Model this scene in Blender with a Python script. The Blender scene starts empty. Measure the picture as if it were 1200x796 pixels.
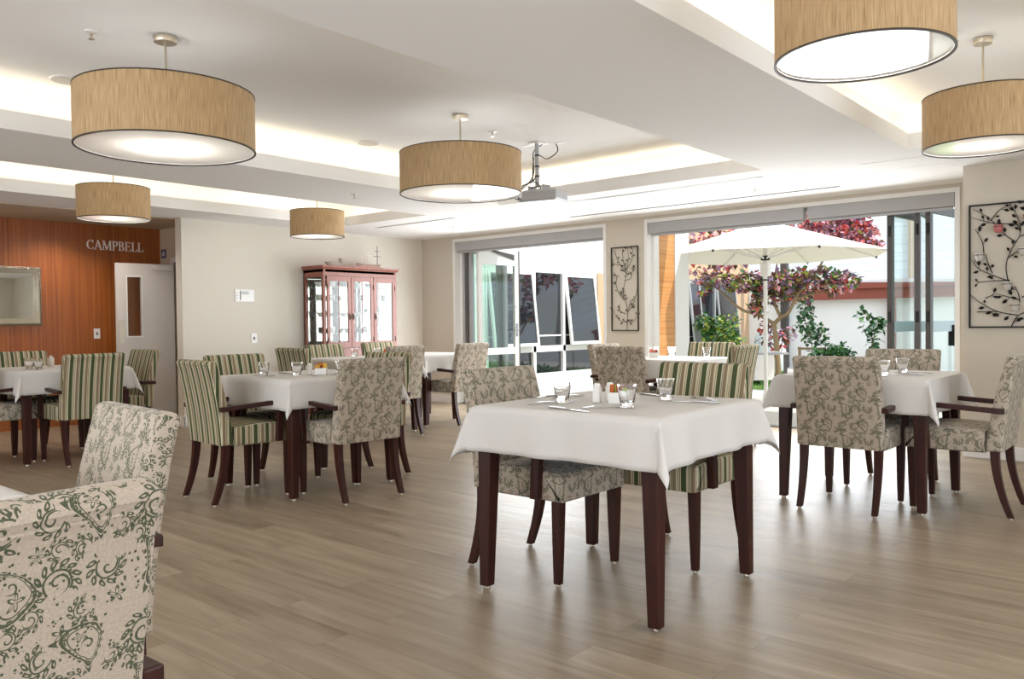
import bpy, bmesh, math, random
from mathutils import Vector, Matrix
PI = math.pi
scene = bpy.context.scene
COL = scene.collection

# ------------------------------------------------------------------ camera
CAM_H = 1.0824
F_PX, YAW, PITCH, ROLL = 963.31, 0.706056653, -0.0197610583, -0.0112093902
def cam_axes():
    cy, sy = math.cos(YAW), math.sin(YAW)
    r = Vector((cy, sy, 0)); fw = Vector((-sy, cy, 0)); up = Vector((0, 0, 1))
    c, s = math.cos(PITCH), math.sin(PITCH)
    fw2 = c*fw + s*up; up2 = -s*fw + c*up
    c, s = math.cos(ROLL), math.sin(ROLL)
    return c*r + s*up2, -s*r + c*up2, fw2
_r, _u, _f = cam_axes()
cd = bpy.data.cameras.new('camera'); cam = bpy.data.objects.new('camera', cd); COL.objects.link(cam)
cd.sensor_width = 36.0; cd.lens = F_PX/1200*36.0; cd.clip_start = 0.02; cd.clip_end = 200
m = Matrix.Identity(4)
for i in range(3):
    m[i][0] = _r[i]; m[i][1] = _u[i]; m[i][2] = -_f[i]
m.translation = Vector((0, 0, CAM_H)); cam.matrix_world = m
scene.camera = cam

# ------------------------------------------------------------------ world, sun, daylight, fill lamps, exposure
w = bpy.data.worlds.new('sky'); scene.world = w; w.use_nodes = True
wt = w.node_tree; wt.nodes.clear()
wo = wt.nodes.new('ShaderNodeOutputWorld'); wb = wt.nodes.new('ShaderNodeBackground')
wb.inputs['Color'].default_value = (0.80, 0.89, 1.0, 1); wb.inputs['Strength'].default_value = 1.5
wt.links.new(wb.outputs[0], wo.inputs[0])
def lamp(name, kind, loc, energy, color=(1, 1, 1), aim=None, **kw):
    l = bpy.data.lights.new(name, kind); l.energy = energy; l.color = color
    for k, v in kw.items(): setattr(l, k, v)
    o = bpy.data.objects.new(name, l); COL.objects.link(o); o.location = loc
    if aim is not None:
        o.rotation_euler = Vector(aim).to_track_quat('-Z', 'Y').to_euler()
    return o
lamp('sun', 'SUN', (3, 12, 9), 2.7, (1.0, 0.95, 0.86), aim=(-0.72, -0.22, -1.0), angle=0.01)
DAY = (0.92, 0.96, 1.0)
# doorway daylight, plus added fill lamps out of view behind and right of camera
lamp('doorway daylight', 'AREA', (-3.35, 7.99, 1.05), 72, DAY, aim=(0, -1, -0.16), shape='RECTANGLE', size=2.8, size_y=1.8)
lamp('doorway daylight', 'AREA', (-6.5, 7.99, 1.05), 57, DAY, aim=(0, -1, -0.16), shape='RECTANGLE', size=1.9, size_y=1.8)
lamp('rear fill light', 'AREA', (-3.0, -2.45, 1.25), 80, (0.97, 0.98, 1.0), aim=(0, 1, 0.45), shape='RECTANGLE', size=7.0, size_y=1.9)
lamp('side fill light', 'AREA', (2.12, 2.2, 1.25), 34, (0.97, 0.98, 1.0), aim=(-1, 0, 0.45), shape='RECTANGLE', size=6.0, size_y=1.9)
scene.view_settings.view_transform = 'Standard'
scene.view_settings.look = 'None'
scene.view_settings.exposure = 0.50
scene.view_settings.gamma = 1.0
scene.view_settings.use_curve_mapping = False
scene.cycles.use_denoising = True
scene.cycles.max_bounces = 10
scene.cycles.diffuse_bounces = 5
scene.cycles.glossy_bounces = 4
scene.cycles.transmission_bounces = 8
scene.cycles.transparent_max_bounces = 16
scene.cycles.sample_clamp_indirect = 6.0
scene.cycles.caustics_reflective = False
scene.cycles.caustics_refractive = False

# ------------------------------------------------------------------ material helpers
class X:
    """a socket or number inside one node tree, with arithmetic"""
    def __init__(s, nt, v): s.nt = nt; s.v = v
    def _n(s, op, *a):
        n = s.nt.nodes.new('ShaderNodeMath'); n.operation = op
        for i, q in enumerate(a):
            if isinstance(q, X): q = q.v
            if isinstance(q, (int, float)): n.inputs[i].default_value = q
            else: s.nt.links.new(q, n.inputs[i])
        return X(s.nt, n.outputs[0])
    def __add__(s, o): return s._n('ADD', s, o)
    __radd__ = __add__
    def __sub__(s, o): return s._n('SUBTRACT', s, o)
    def __rsub__(s, o): return s._n('SUBTRACT', o, s)
    def __mul__(s, o): return s._n('MULTIPLY', s, o)
    __rmul__ = __mul__
    def __truediv__(s, o): return s._n('DIVIDE', s, o)
    def __lt__(s, o): return s._n('LESS_THAN', s, o)
    def __gt__(s, o): return s._n('GREATER_THAN', s, o)
    def abs(s): return s._n('ABSOLUTE', s)
    def frac(s): return s._n('FRACT', s)
    def sqrt(s): return s._n('SQRT', s)
    def cos(s): return s._n('COSINE', s)
    def atan2(s, o): return s._n('ARCTAN2', s, o)
    def max(s, o): return s._n('MAXIMUM', s, o)
    def min(s, o): return s._n('MINIMUM', s, o)
    def wrap(s, lo, hi): return s._n('WRAP', s, hi, lo)
    def madd(s, a, b): return s._n('MULTIPLY_ADD', s, a, b)

MATS = {}
def new_mat(name):
    mt = bpy.data.materials.new(name); mt.use_nodes = True
    nt = mt.node_tree; b = nt.nodes.get('Principled BSDF')
    MATS[name] = mt
    return mt, nt, b
def lin(r, g, b):
    f = lambda c: (c/255/12.92) if c/255 <= 0.04045 else ((c/255+0.055)/1.055)**2.4
    return (f(r), f(g), f(b), 1)
def simple(name, rgb, rough=0.5, metal=0.0, spec=0.5, noise=0.0, nscale=20, coat=0.0, coat_rough=0.1, bump=0.0, trans=0.0, ior=1.45):
    mt, nt, b = new_mat(name)
    c = lin(*rgb)
    b.inputs['Base Color'].default_value = c
    b.inputs['Roughness'].default_value = rough; b.inputs['Metallic'].default_value = metal
    b.inputs['Specular IOR Level'].default_value = spec
    b.inputs['Coat Weight'].default_value = coat; b.inputs['Coat Roughness'].default_value = coat_rough
    b.inputs['Transmission Weight'].default_value = trans; b.inputs['IOR'].default_value = ior
    if noise or bump:
        tc = nt.nodes.new('ShaderNodeTexCoord'); nz = nt.nodes.new('ShaderNodeTexNoise')
        nz.inputs['Scale'].default_value = nscale; nz.inputs['Detail'].default_value = 4
        nt.links.new(tc.outputs['Object'], nz.inputs['Vector'])
        if noise:
            mx = nt.nodes.new('ShaderNodeMix'); mx.data_type = 'RGBA'
            mx.inputs[6].default_value = tuple(v*(1-noise) for v in c[:3]) + (1,)
            mx.inputs[7].default_value = tuple(min(1, v*(1+noise)) for v in c[:3]) + (1,)
            nt.links.new(nz.outputs['Fac'], mx.inputs[0]); nt.links.new(mx.outputs[2], b.inputs['Base Color'])
        if bump:
            bp = nt.nodes.new('ShaderNodeBump'); bp.inputs['Strength'].default_value = bump; bp.inputs['Distance'].default_value = 0.01
            nt.links.new(nz.outputs['Fac'], bp.inputs['Height']); nt.links.new(bp.outputs[0], b.inputs['Normal'])
    return mt
def ramp(nt, fac, stops, interp='LINEAR'):
    r = nt.nodes.new('ShaderNodeValToRGB'); r.color_ramp.interpolation = interp
    e = r.color_ramp.elements
    while len(e) > 1: e.remove(e[-1])
    e[0].position = stops[0][0]; e[0].color = stops[0][1]
    for p, c in stops[1:]:
        q = e.new(p); q.color = c
    nt.links.new(fac.v if isinstance(fac, X) else fac, r.inputs[0])
    return r
def uv_xy(nt):
    u = nt.nodes.new('ShaderNodeUVMap'); s = nt.nodes.new('ShaderNodeSeparateXYZ')
    nt.links.new(u.outputs[0], s.inputs[0])
    return u, X(nt, s.outputs[0]), X(nt, s.outputs[1])

PS = 0.45
def make_paisley():
    mt, nt, b = new_mat('paisley_fabric')
    uvn, u, v = uv_xy(nt)
    nz = nt.nodes.new('ShaderNodeTexNoise'); nz.inputs['Scale'].default_value = 34; nz.inputs['Detail'].default_value = 1
    nt.links.new(uvn.outputs[0], nz.inputs['Vector'])
    sp = nt.nodes.new('ShaderNodeSeparateColor'); nt.links.new(nz.outputs['Color'], sp.inputs[0])
    u = (u + (X(nt, sp.outputs[0]) - 0.5)*0.008)*(1/PS)
    v = (v + (X(nt, sp.outputs[1]) - 0.5)*0.008)*(1/PS)
    TW, TH = 0.43, 0.40
    def local(cx, cy, rot, sc, mir=1):
        dx = (u - cx).wrap(-TW/2, TW/2); dy = (v - cy).wrap(-TH/2, TH/2)
        c, s = math.cos(rot)/sc, math.sin(rot)/sc
        x = dx*(c*mir) + dy*(s*mir); y = dx*(-s) + dy*c
        return x, y
    def polar(x, y): return (x*x + y*y).sqrt(), y.atan2(x)
    out = None
    def put(e):
        nonlocal out
        out = e if out is None else out.max(e)
    def scroll(cx, cy, rot, sc, n, mir=1):
        x, y = local(cx, cy, rot, sc, mir); r, a = polar(x, y)
        t = a*(1/(2*PI))
        am = ((t + 0.08).abs() < 0.36)
        sl = ((t + r*1.9).frac() - 0.5).abs()
        put((sl < 0.10)*(r < 0.50))                               # curl
        put(((r - 0.56).abs() < 0.045)*am)                        # stem ring
        q = ((t*n + r*1.5).frac() - 0.5).abs()
        k = (r - 0.80)*(1/0.22); env = 1 - k*k
        leaf = (q < env*0.36)
        hol = (q < env*0.36 - 0.24)*(r > 0.76)
        put((leaf - hol)*am*(r < 1.05))
    def boteh(cx, cy, rot, sc, mir=1):
        x, y = local(cx, cy, rot, sc, mir); r, a = polar(x, y)
        xb = x + y*y*0.42 - 0.1
        wd = 0.58 - y*0.36
        e1 = xb/wd; e2 = y*1.05
        f = e1*e1 + e2*e2
        put(((f - 0.88).abs() < 0.10))
        put(((f - 0.58).abs() < 0.04))
        t = (a*(15/(2*PI))).frac()
        put(((f - 0.72).abs() < 0.05)*((t - 0.5).abs() < 0.22))     # beads
        put(((f - 1.28).abs() < 0.20)*((t - 0.5).abs() < 0.36 - (f - 1.05)*0.8))  # fringe
        rr, aa = polar(xb*1.0, y + 0.35)
        pet = (aa*5).cos()*0.10 + 0.19
        put((rr < pet)*(rr > pet - 0.09))
        rr2, aa2 = polar(xb + 0.02, y - 0.15)
        s2 = ((aa2*(1/(2*PI)) + rr2*3.2).frac() - 0.5).abs()
        put((s2 < 0.11)*(rr2 < 0.26))
    def sprig(cx, cy, rot, sc, n=5):
        x, y = local(cx, cy, rot, sc); r, a = polar(x, y)
        pet = (a*n).cos()*0.36 + 0.58
        put((r < pet)*(r > pet - 0.30))
        put(r < 0.13)
    boteh(0.10, 0.105, 0.35, 0.088)
    boteh(0.315, 0.295, -2.6, 0.080, -1)
    scroll(0.225, 0.10, 2.2, 0.070, 13)
    scroll(0.07, 0.275, -0.5, 0.072, 12, -1)
    scroll(0.365, 0.115, 0.9, 0.062, 11, -1)
    scroll(0.195, 0.285, -2.0, 0.055, 10)
    scroll(0.02, 0.20, 1.2, 0.042, 8); scroll(0.29, 0.19, -1.1, 0.040, 8, -1); scroll(0.155, 0.015, 0.4, 0.040, 8)
    scroll(0.225, 0.195, 2.9, 0.040, 8); scroll(0.40, 0.23, 0.2, 0.040, 8); scroll(0.10, 0.375, 2.4, 0.042, 9, -1); scroll(0.30, 0.005, -2.2, 0.044, 9)
    sprig(0.40, 0.02, 0.3, 0.030); sprig(0.165, 0.195, 0.9, 0.030, 6)
    sprig(0.245, 0.345, 0.2, 0.030)
    # tiny leaf specks scattered in clusters between the motifs
    vo = nt.nodes.new('ShaderNodeTexVoronoi'); vo.inputs['Scale'].default_value = 135
    nt.links.new(uvn.outputs[0], vo.inputs['Vector'])
    nc = nt.nodes.new('ShaderNodeTexNoise'); nc.inputs['Scale'].default_value = 17; nc.inputs['Detail'].default_value = 1
    nt.links.new(uvn.outputs[0], nc.inputs['Vector'])
    put((X(nt, vo.outputs['Distance']) < 0.27)*(X(nt, nc.outputs['Fac']) > 0.53))
    # heathered ground cloth
    n2 = nt.nodes.new('ShaderNodeTexNoise'); n2.inputs['Scale'].default_value = 240; n2.inputs['Detail'].default_value = 3
    nt.links.new(uvn.outputs[0], n2.inputs['Vector'])
    base = ramp(nt, n2.outputs['Fac'], [(0.3, lin(174, 160, 144)), (0.55, lin(186, 172, 156)), (0.75, lin(195, 182, 167))])
    ink = ramp(nt, n2.outputs['Fac'], [(0.3, lin(46, 58, 40)), (0.7, lin(80, 90, 66))])
    mx = nt.nodes.new('ShaderNodeMix'); mx.data_type = 'RGBA'
    f = out.min(1.0)*0.93
    nt.links.new(f.v, mx.inputs[0]); nt.links.new(base.outputs[0], mx.inputs[6]); nt.links.new(ink.outputs[0], mx.inputs[7])
    nt.links.new(mx.outputs[2], b.inputs['Base Color'])
    b.inputs['Roughness'].default_value = 0.9; b.inputs['Specular IOR Level'].default_value = 0.15
    b.inputs['Sheen Weight'].default_value = 0.15
    bp = nt.nodes.new('ShaderNodeBump'); bp.inputs['Strength'].default_value = 0.02; bp.inputs['Distance'].default_value = 0.001
    nt.links.new(n2.outputs['Fac'], bp.inputs['Height']); nt.links.new(bp.outputs[0], b.inputs['Normal'])
    return mt
def make_stripe():
    mt, nt, b = new_mat('striped_fabric')
    uvn, u, v = uv_xy(nt)
    t = ((u + 0.037)*(1/0.158)).frac()
    cr, gr, br, dk, lg = lin(208, 198, 170), lin(74, 84, 54), lin(140, 122, 96), lin(72, 64, 48), lin(146, 144, 108)
    seq = [(0, cr), (.03, gr), (.19, cr), (.215, br), (.245, cr), (.275, lg), (.30, cr), (.345, br), (.46, cr), (.48, dk), (.50, cr),
           (.535, gr), (.67, cr), (.70, br), (.725, cr), (.775, br), (.89, cr), (.915, dk), (.935, cr), (.96, lg), (.98, cr)]
    r = ramp(nt, t, seq, 'CONSTANT')
    n2 = nt.nodes.new('ShaderNodeTexNoise'); n2.inputs['Scale'].default_value = 220; n2.inputs['Detail'].default_value = 2
    nt.links.new(uvn.outputs[0], n2.inputs['Vector'])
    mx = nt.nodes.new('ShaderNodeMix'); mx.data_type = 'RGBA'; mx.blend_type = 'MULTIPLY'; mx.inputs[0].default_value = 0.35
    nt.links.new(r.outputs[0], mx.inputs[6]); nt.links.new(n2.outputs['Fac'], mx.inputs[7])
    mx2 = nt.nodes.new('ShaderNodeMix'); mx2.data_type = 'RGBA'; mx2.blend_type = 'MULTIPLY'; mx2.inputs[0].default_value = 1
    mx2.inputs[7].default_value = (1.12, 1.12, 1.12, 1)
    nt.links.new(mx.outputs[2], mx2.inputs[6])
    nt.links.new(mx2.outputs[2], b.inputs['Base Color'])
    b.inputs['Roughness'].default_value = 0.85; b.inputs['Specular IOR Level'].default_value = 0.2
    return mt
def make_grain(name, c1, c2, rough, scale=(40, 40, 2.2), coat=0.0, wave=False, coord='Object', spec=0.5):
    mt, nt, b = new_mat(name)
    tc = nt.nodes.new('ShaderNodeTexCoord'); mp = nt.nodes.new('ShaderNodeMapping'); mp.inputs['Scale'].default_value = scale
    nt.links.new(tc.outputs[coord], mp.inputs['Vector'])
    nz = nt.nodes.new('ShaderNodeTexNoise'); nz.inputs['Scale'].default_value = 1; nz.inputs['Detail'].default_value = 6; nz.inputs['Roughness'].default_value = 0.65
    nt.links.new(mp.outputs[0], nz.inputs['Vector'])
    r = ramp(nt, nz.outputs['Fac'], [(0.3, lin(*c1)), (0.7, lin(*c2))])
    nt.links.new(r.outputs[0], b.inputs['Base Color'])
    b.inputs['Roughness'].default_value = rough; b.inputs['Coat Weight'].default_value = coat; b.inputs['Coat Roughness'].default_value = 0.2
    b.inputs['Specular IOR Level'].default_value = spec
    return mt
def make_floor():
    mt, nt, b = new_mat('plank_floor')
    tc = nt.nodes.new('ShaderNodeTexCoord')
    br = nt.nodes.new('ShaderNodeTexBrick'); br.offset = 0.37; br.squash = 1
    br.inputs['Scale'].default_value = 1; br.inputs['Brick Width'].default_value = 1.15; br.inputs['Row Height'].default_value = 0.15
    br.inputs['Mortar Size'].default_value = 0.0012; br.inputs['Bias'].default_value = 0
    br.inputs['Color1'].default_value = (0, 0, 0, 1); br.inputs['Color2'].default_value = (1, 1, 1, 1); br.inputs['Mortar'].default_value = (0.2, 0.2, 0.2, 1)
    nt.links.new(tc.outputs['Object'], br.inputs['Vector'])
    mp = nt.nodes.new('ShaderNodeMapping'); mp.inputs['Scale'].default_value = (1.6, 16, 1)
    nt.links.new(tc.outputs['Object'], mp.inputs['Vector'])
    ad = nt.nodes.new('ShaderNodeVectorMath'); ad.operation = 'MULTIPLY_ADD'
    nt.links.new(br.outputs['Color'], ad.inputs[0]); ad.inputs[1].default_value = (7, 3, 5); nt.links.new(mp.outputs[0], ad.inputs[2])
    nz = nt.nodes.new('ShaderNodeTexNoise'); nz.inputs['Scale'].default_value = 1.0; nz.inputs['Detail'].default_value = 8; nz.inputs['Roughness'].default_value = 0.62; nz.inputs['Distortion'].default_value = 0.6
    nt.links.new(ad.outputs[0], nz.inputs['Vector'])
    sb = nt.nodes.new('ShaderNodeSeparateColor'); nt.links.new(br.outputs['Color'], sb.inputs[0])
    k = X(nt, nz.outputs['Fac'])*0.85 + X(nt, sb.outputs[0])*0.15
    r = ramp(nt, k, [(0.24, lin(110, 93, 76)), (0.40, lin(139, 123, 103)), (0.55, lin(155, 139, 118)), (0.75, lin(173, 157, 136))])
    mm = nt.nodes.new('ShaderNodeMix'); mm.data_type = 'RGBA'
    nt.links.new((X(nt, br.outputs['Fac'])*0.45).v, mm.inputs[0])
    nt.links.new(r.outputs[0], mm.inputs[6]); mm.inputs[7].default_value = lin(80, 66, 52)
    nt.links.new(mm.outputs[2], b.inputs['Base Color'])
    rr = X(nt, nz.outputs['Fac'])*0.18 + 0.29
    nt.links.new(rr.v, b.inputs['Roughness']); b.inputs['Specular IOR Level'].default_value = 0.22
    bp = nt.nodes.new('ShaderNodeBump'); bp.inputs['Strength'].default_value = 0.12; bp.inputs['Distance'].default_value = 0.003
    nt.links.new(nz.outputs['Fac'], bp.inputs['Height']); nt.links.new(bp.outputs[0], b.inputs['Normal'])
    return mt
def make_wood_wall():
    mt, nt, b = new_mat('timber_veneer')
    tc = nt.nodes.new('ShaderNodeTexCoord'); mp = nt.nodes.new('ShaderNodeMapping'); mp.inputs['Scale'].default_value = (30, 46, 0.9)
    nt.links.new(tc.outputs['Object'], mp.inputs['Vector'])
    nz = nt.nodes.new('ShaderNodeTexNoise'); nz.inputs['Scale'].default_value = 1; nz.inputs['Detail'].default_value = 5
    nt.links.new(mp.outputs[0], nz.inputs['Vector'])
    sp = nt.nodes.new('ShaderNodeSeparateXYZ'); nt.links.new(tc.outputs['Object'], sp.inputs[0])
    t = ((X(nt, sp.outputs[1]) + 0.28)*(1/1.15)).frac()
    joint = (t < 0.004)
    r = ramp(nt, nz.outputs['Fac'], [(0.3, lin(132, 68, 26)), (0.52, lin(152, 82, 32)), (0.72, lin(166, 96, 42))])
    mm = nt.nodes.new('ShaderNodeMix'); mm.data_type = 'RGBA'
    nt.links.new(joint.v, mm.inputs[0]); nt.links.new(r.outputs[0], mm.inputs[6]); mm.inputs[7].default_value = lin(70, 28, 10)
    nt.links.new(mm.outputs[2], b.inputs['Base Color'])
    b.inputs['Roughness'].default_value = 0.38; b.inputs['Coat Weight'].default_value = 0.25; b.inputs['Coat Roughness'].default_value = 0.25
    return mt
def make_shade():
    mt, nt, b = new_mat('woven_shade')
    uvn, u, v = uv_xy(nt)
    cb = nt.nodes.new('ShaderNodeCombineXYZ')
    nt.links.new((u*260).v, cb.inputs[0]); nt.links.new((v*9).v, cb.inputs[1])
    nz = nt.nodes.new('ShaderNodeTexNoise'); nz.inputs['Scale'].default_value = 1; nz.inputs['Detail'].default_value = 3
    nt.links.new(cb.outputs[0], nz.inputs['Vector'])
    r = ramp(nt, nz.outputs['Fac'], [(0.28, lin(140, 112, 76)), (0.45, lin(172, 142, 102)), (0.6, lin(184, 155, 115)), (0.75, lin(198, 171, 132))])
    seam = (u < 0.004)
    mm = nt.nodes.new('ShaderNodeMix'); mm.data_type = 'RGBA'
    nt.links.new((seam*0.6).v, mm.inputs[0]); nt.links.new(r.outputs[0], mm.inputs[6]); mm.inputs[7].default_value = lin(110, 80, 46)
    nt.links.new(mm.outputs[2], b.inputs['Base Color'])
    b.inputs['Roughness'].default_value = 0.75
    bp = nt.nodes.new('ShaderNodeBump'); bp.inputs['Strength'].default_value = 0.3; bp.inputs['Distance'].default_value = 0.002
    nt.links.new(nz.outputs['Fac'], bp.inputs['Height']); nt.links.new(bp.outputs[0], b.inputs['Normal'])
    return mt
def make_diffuser():
    mt, nt, b = new_mat('frosted_diffuser')
    nt.nodes.remove(b)
    o = nt.nodes.get('Material Output')
    tr = nt.nodes.new('ShaderNodeBsdfTranslucent'); tr.inputs[0].default_value = (0.95, 0.93, 0.9, 1)
    df = nt.nodes.new('ShaderNodeBsdfDiffuse'); df.inputs[0].default_value = (0.92, 0.90, 0.87, 1)
    gl = nt.nodes.new('ShaderNodeBsdfGlossy'); gl.inputs['Roughness'].default_value = 0.03
    fr = nt.nodes.new('ShaderNodeFresnel'); fr.inputs[0].default_value = 1.5
    m1 = nt.nodes.new('ShaderNodeMixShader'); m1.inputs[0].default_value = 0.5
    nt.links.new(df.outputs[0], m1.inputs[1]); nt.links.new(tr.outputs[0], m1.inputs[2])
    m2 = nt.nodes.new('ShaderNodeMixShader'); nt.links.new((X(nt, fr.outputs[0])*0.55).v, m2.inputs[0])
    nt.links.new(m1.outputs[0], m2.inputs[1]); nt.links.new(gl.outputs[0], m2.inputs[2])
    nt.links.new(m2.outputs[0], o.inputs[0])
    return mt
def make_pane(name, tint=(0.97, 0.99, 0.985), refl=1.5):
    mt, nt, b = new_mat(name); nt.nodes.remove(b); o = nt.nodes.get('Material Output')
    tr = nt.nodes.new('ShaderNodeBsdfTransparent'); tr.inputs[0].default_value = (*tint, 1)
    gl = nt.nodes.new('ShaderNodeBsdfGlossy'); gl.inputs['Roughness'].default_value = 0.01
    lw = nt.nodes.new('ShaderNodeLayerWeight'); lw.inputs['Blend'].default_value = 0.5
    f = X(nt, lw.outputs['Facing'])._n('POWER', X(nt, lw.outputs['Facing']), 5.0)*0.9 + 0.045*(refl/1.5)
    mx = nt.nodes.new('ShaderNodeMixShader'); nt.links.new(f.v, mx.inputs[0])
    nt.links.new(tr.outputs[0], mx.inputs[1]); nt.links.new(gl.outputs[0], mx.inputs[2]); nt.links.new(mx.outputs[0], o.inputs[0])
    return mt
def emissive(name, rgb, strength):
    mt, nt, b = new_mat(name)
    b.inputs['Base Color'].default_value = (*rgb, 1); b.inputs['Emission Color'].default_value = (*rgb, 1); b.inputs['Emission Strength'].default_value = strength
    return mt
def make_boards(name, c1, c2, axis, pitch, rough=0.6):
    """horizontal boards with thin dark joints"""
    mt, nt, b = new_mat(name)
    tc = nt.nodes.new('ShaderNodeTexCoord'); sp = nt.nodes.new('ShaderNodeSeparateXYZ'); nt.links.new(tc.outputs['Object'], sp.inputs[0])
    z = X(nt, sp.outputs[axis])
    t = (z*(1/pitch)).frac()
    mp = nt.nodes.new('ShaderNodeMapping'); mp.inputs['Scale'].default_value = (1.5, 1.5, 30)
    nt.links.new(tc.outputs['Object'], mp.inputs['Vector'])
    nz = nt.nodes.new('ShaderNodeTexNoise'); nz.inputs['Scale'].default_value = 1; nz.inputs['Detail'].default_value = 4
    nt.links.new(mp.outputs[0], nz.inputs['Vector'])
    r = ramp(nt, nz.outputs['Fac'], [(0.3, lin(*c1)), (0.7, lin(*c2))])
    mm = nt.nodes.new('ShaderNodeMix'); mm.data_type = 'RGBA'
    nt.links.new(((t < 0.05)*0.5).v, mm.inputs[0]); nt.links.new(r.outputs[0], mm.inputs[6]); mm.inputs[7].default_value = tuple(v*0.4 for v in lin(*c1)[:3]) + (1,)
    nt.links.new(mm.outputs[2], b.inputs['Base Color']); b.inputs['Roughness'].default_value = rough
    return mt

PAISLEY = make_paisley(); STRIPE = make_stripe(); FLOOR = make_floor(); VENEER = make_wood_wall()
SHADE = make_shade(); DIFFUSER = make_diffuser()
DARKWOOD = make_grain('dark_wood', (38, 14, 10), (66, 27, 19), 0.38, (60, 60, 4), coat=0.0, spec=0.35)
REDWOOD = make_grain('cabinet_wood', (124, 66, 50), (156, 94, 76), 0.35, (50, 50, 3), coat=0.2)
CLOTH = simple('white_tablecloth', (216, 213, 209), 0.85, noise=0.02, nscale=60, bump=0.05, spec=0.2)
PLASTER = simple('beige_wall_paint', (206, 197, 182), 0.8, noise=0.01, spec=0.2)
PLASTER_L = simple('cream_wall_paint', (221, 214, 202), 0.8, noise=0.01, spec=0.2)
CEIL = simple('white_ceiling_paint', (242, 241, 239), 0.9, spec=0.1)
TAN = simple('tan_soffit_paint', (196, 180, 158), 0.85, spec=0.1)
WHITE = simple('white_gloss_paint', (236, 234, 230), 0.4)
DOORPAINT = simple('pale_grey_door_paint', (214, 206, 198), 0.45)
GREYMETAL = simple('grey_aluminium', (112, 108, 104), 0.4, 0.6)
DARKGREY = simple('dark_grey_frame', (84, 80, 78), 0.4, 0.3)
LIGHTGREY = simple('light_grey_metal', (176, 176, 178), 0.45, 0.2)
BLIND = simple('grey_blind_fabric', (176, 175, 176), 0.7)
STEEL = simple('stainless_steel', (172, 172, 172), 0.26, 1.0)
NICKEL = simple('brushed_nickel', (200, 190, 172), 0.3, 1.0)
BLACKMETAL = simple('black_iron', (26, 24, 23), 0.5, 0.4)
BRONZEMETAL = simple('dark_bronze_iron', (66, 58, 50), 0.5, 0.4)
SILVER = simple('antique_silver', (176, 168, 150), 0.35, 0.8, noise=0.2, nscale=60)
MIRROR = simple('mirror_glass', (228, 231, 228), 0.02, 1.0)
CABMIRROR = simple('dimmed_mirror_glass', (170, 172, 162), 0.06, 1.0)  # cabinet mirror darkened evenly to tone down its bright reflections
GLASS = simple('clear_glass', (255, 255, 255), 0.0, trans=1.0, ior=1.45)
PANE = make_pane('window_pane'); PANE_G = make_pane('greenish_pane', (0.90, 0.95, 0.93), 1.6)
DARKPANE = simple('dark_window_pane', (30, 34, 40), 0.04, spec=0.9, coat=0.6, coat_rough=0.02)
PORCELAIN = simple('white_porcelain', (238, 236, 232), 0.2)
PINKGLASS = simple('pink_tealight_glass', (222, 128, 128), 0.2, trans=0.3)
FROST = simple('frosted_tealight_glass', (226, 220, 210), 0.3, trans=0.3)
BLACK = simple('black_plastic', (22, 22, 22), 0.4)
SACHET_O = simple('orange_sachet', (206, 104, 42), 0.5); SACHET_R = simple('brown_sachet', (140, 58, 34), 0.5)
SACHET_Y = simple('yellow_sachet', (224, 182, 66), 0.5); SACHET_G = simple('green_sachet', (136, 160, 62), 0.5); SACHET_P = simple('pink_sachet', (226, 140, 118), 0.5)
SHELLGREY = simple('silver_plastic', (178, 180, 184), 0.35)
BLUE_SIGN = simple('navy_sign', (26, 34, 86), 0.4)
CONCRETE = simple('pale_concrete', (206, 202, 196), 0.8, noise=0.05, nscale=3)
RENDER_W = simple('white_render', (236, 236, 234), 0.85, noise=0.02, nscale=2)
RENDER_T = simple('tan_render', (202, 172, 140), 0.85, noise=0.04, nscale=3)
TIMBER = make_boards('orange_timber_cladding', (196, 132, 70), (216, 158, 96), 2, 0.155)
WEATHER = make_boards('white_weatherboard', (226, 228, 232), (238, 240, 242), 2, 0.20)
PERGOLA = simple('red_brown_paint', (140, 72, 58), 0.6, noise=0.05)
GRASS = simple('lawn_green', (104, 136, 60), 0.9, noise=0.3, nscale=40)
BARK = simple('tree_bark', (142, 120, 92), 0.9, noise=0.2, nscale=30, bump=0.3)
LEAF_RED = simple('red_leaf', (214, 96, 92), 0.5); LEAF_PINK = simple('pink_leaf', (228, 164, 172), 0.5)
LEAF_PURPLE = simple('purple_leaf', (136, 104, 132), 0.5); LEAF_DARK = simple('dark_bronze_leaf', (104, 74, 58), 0.5)
LEAF_G = simple('green_leaf', (84, 124, 62), 0.55); LEAF_G2 = simple('deep_green_leaf', (52, 92, 56), 0.5); LEAF_Y = simple('yellow_green_leaf', (150, 156, 60), 0.55)
CANVAS = simple('cream_canvas', (236, 230, 218), 0.9)
STONE = simple('pale_stone', (206, 210, 216), 0.85, noise=0.12, nscale=14, bump=0.6)
RED_MARK = simple('grey_marking', (120, 120, 122), 0.5)

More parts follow.
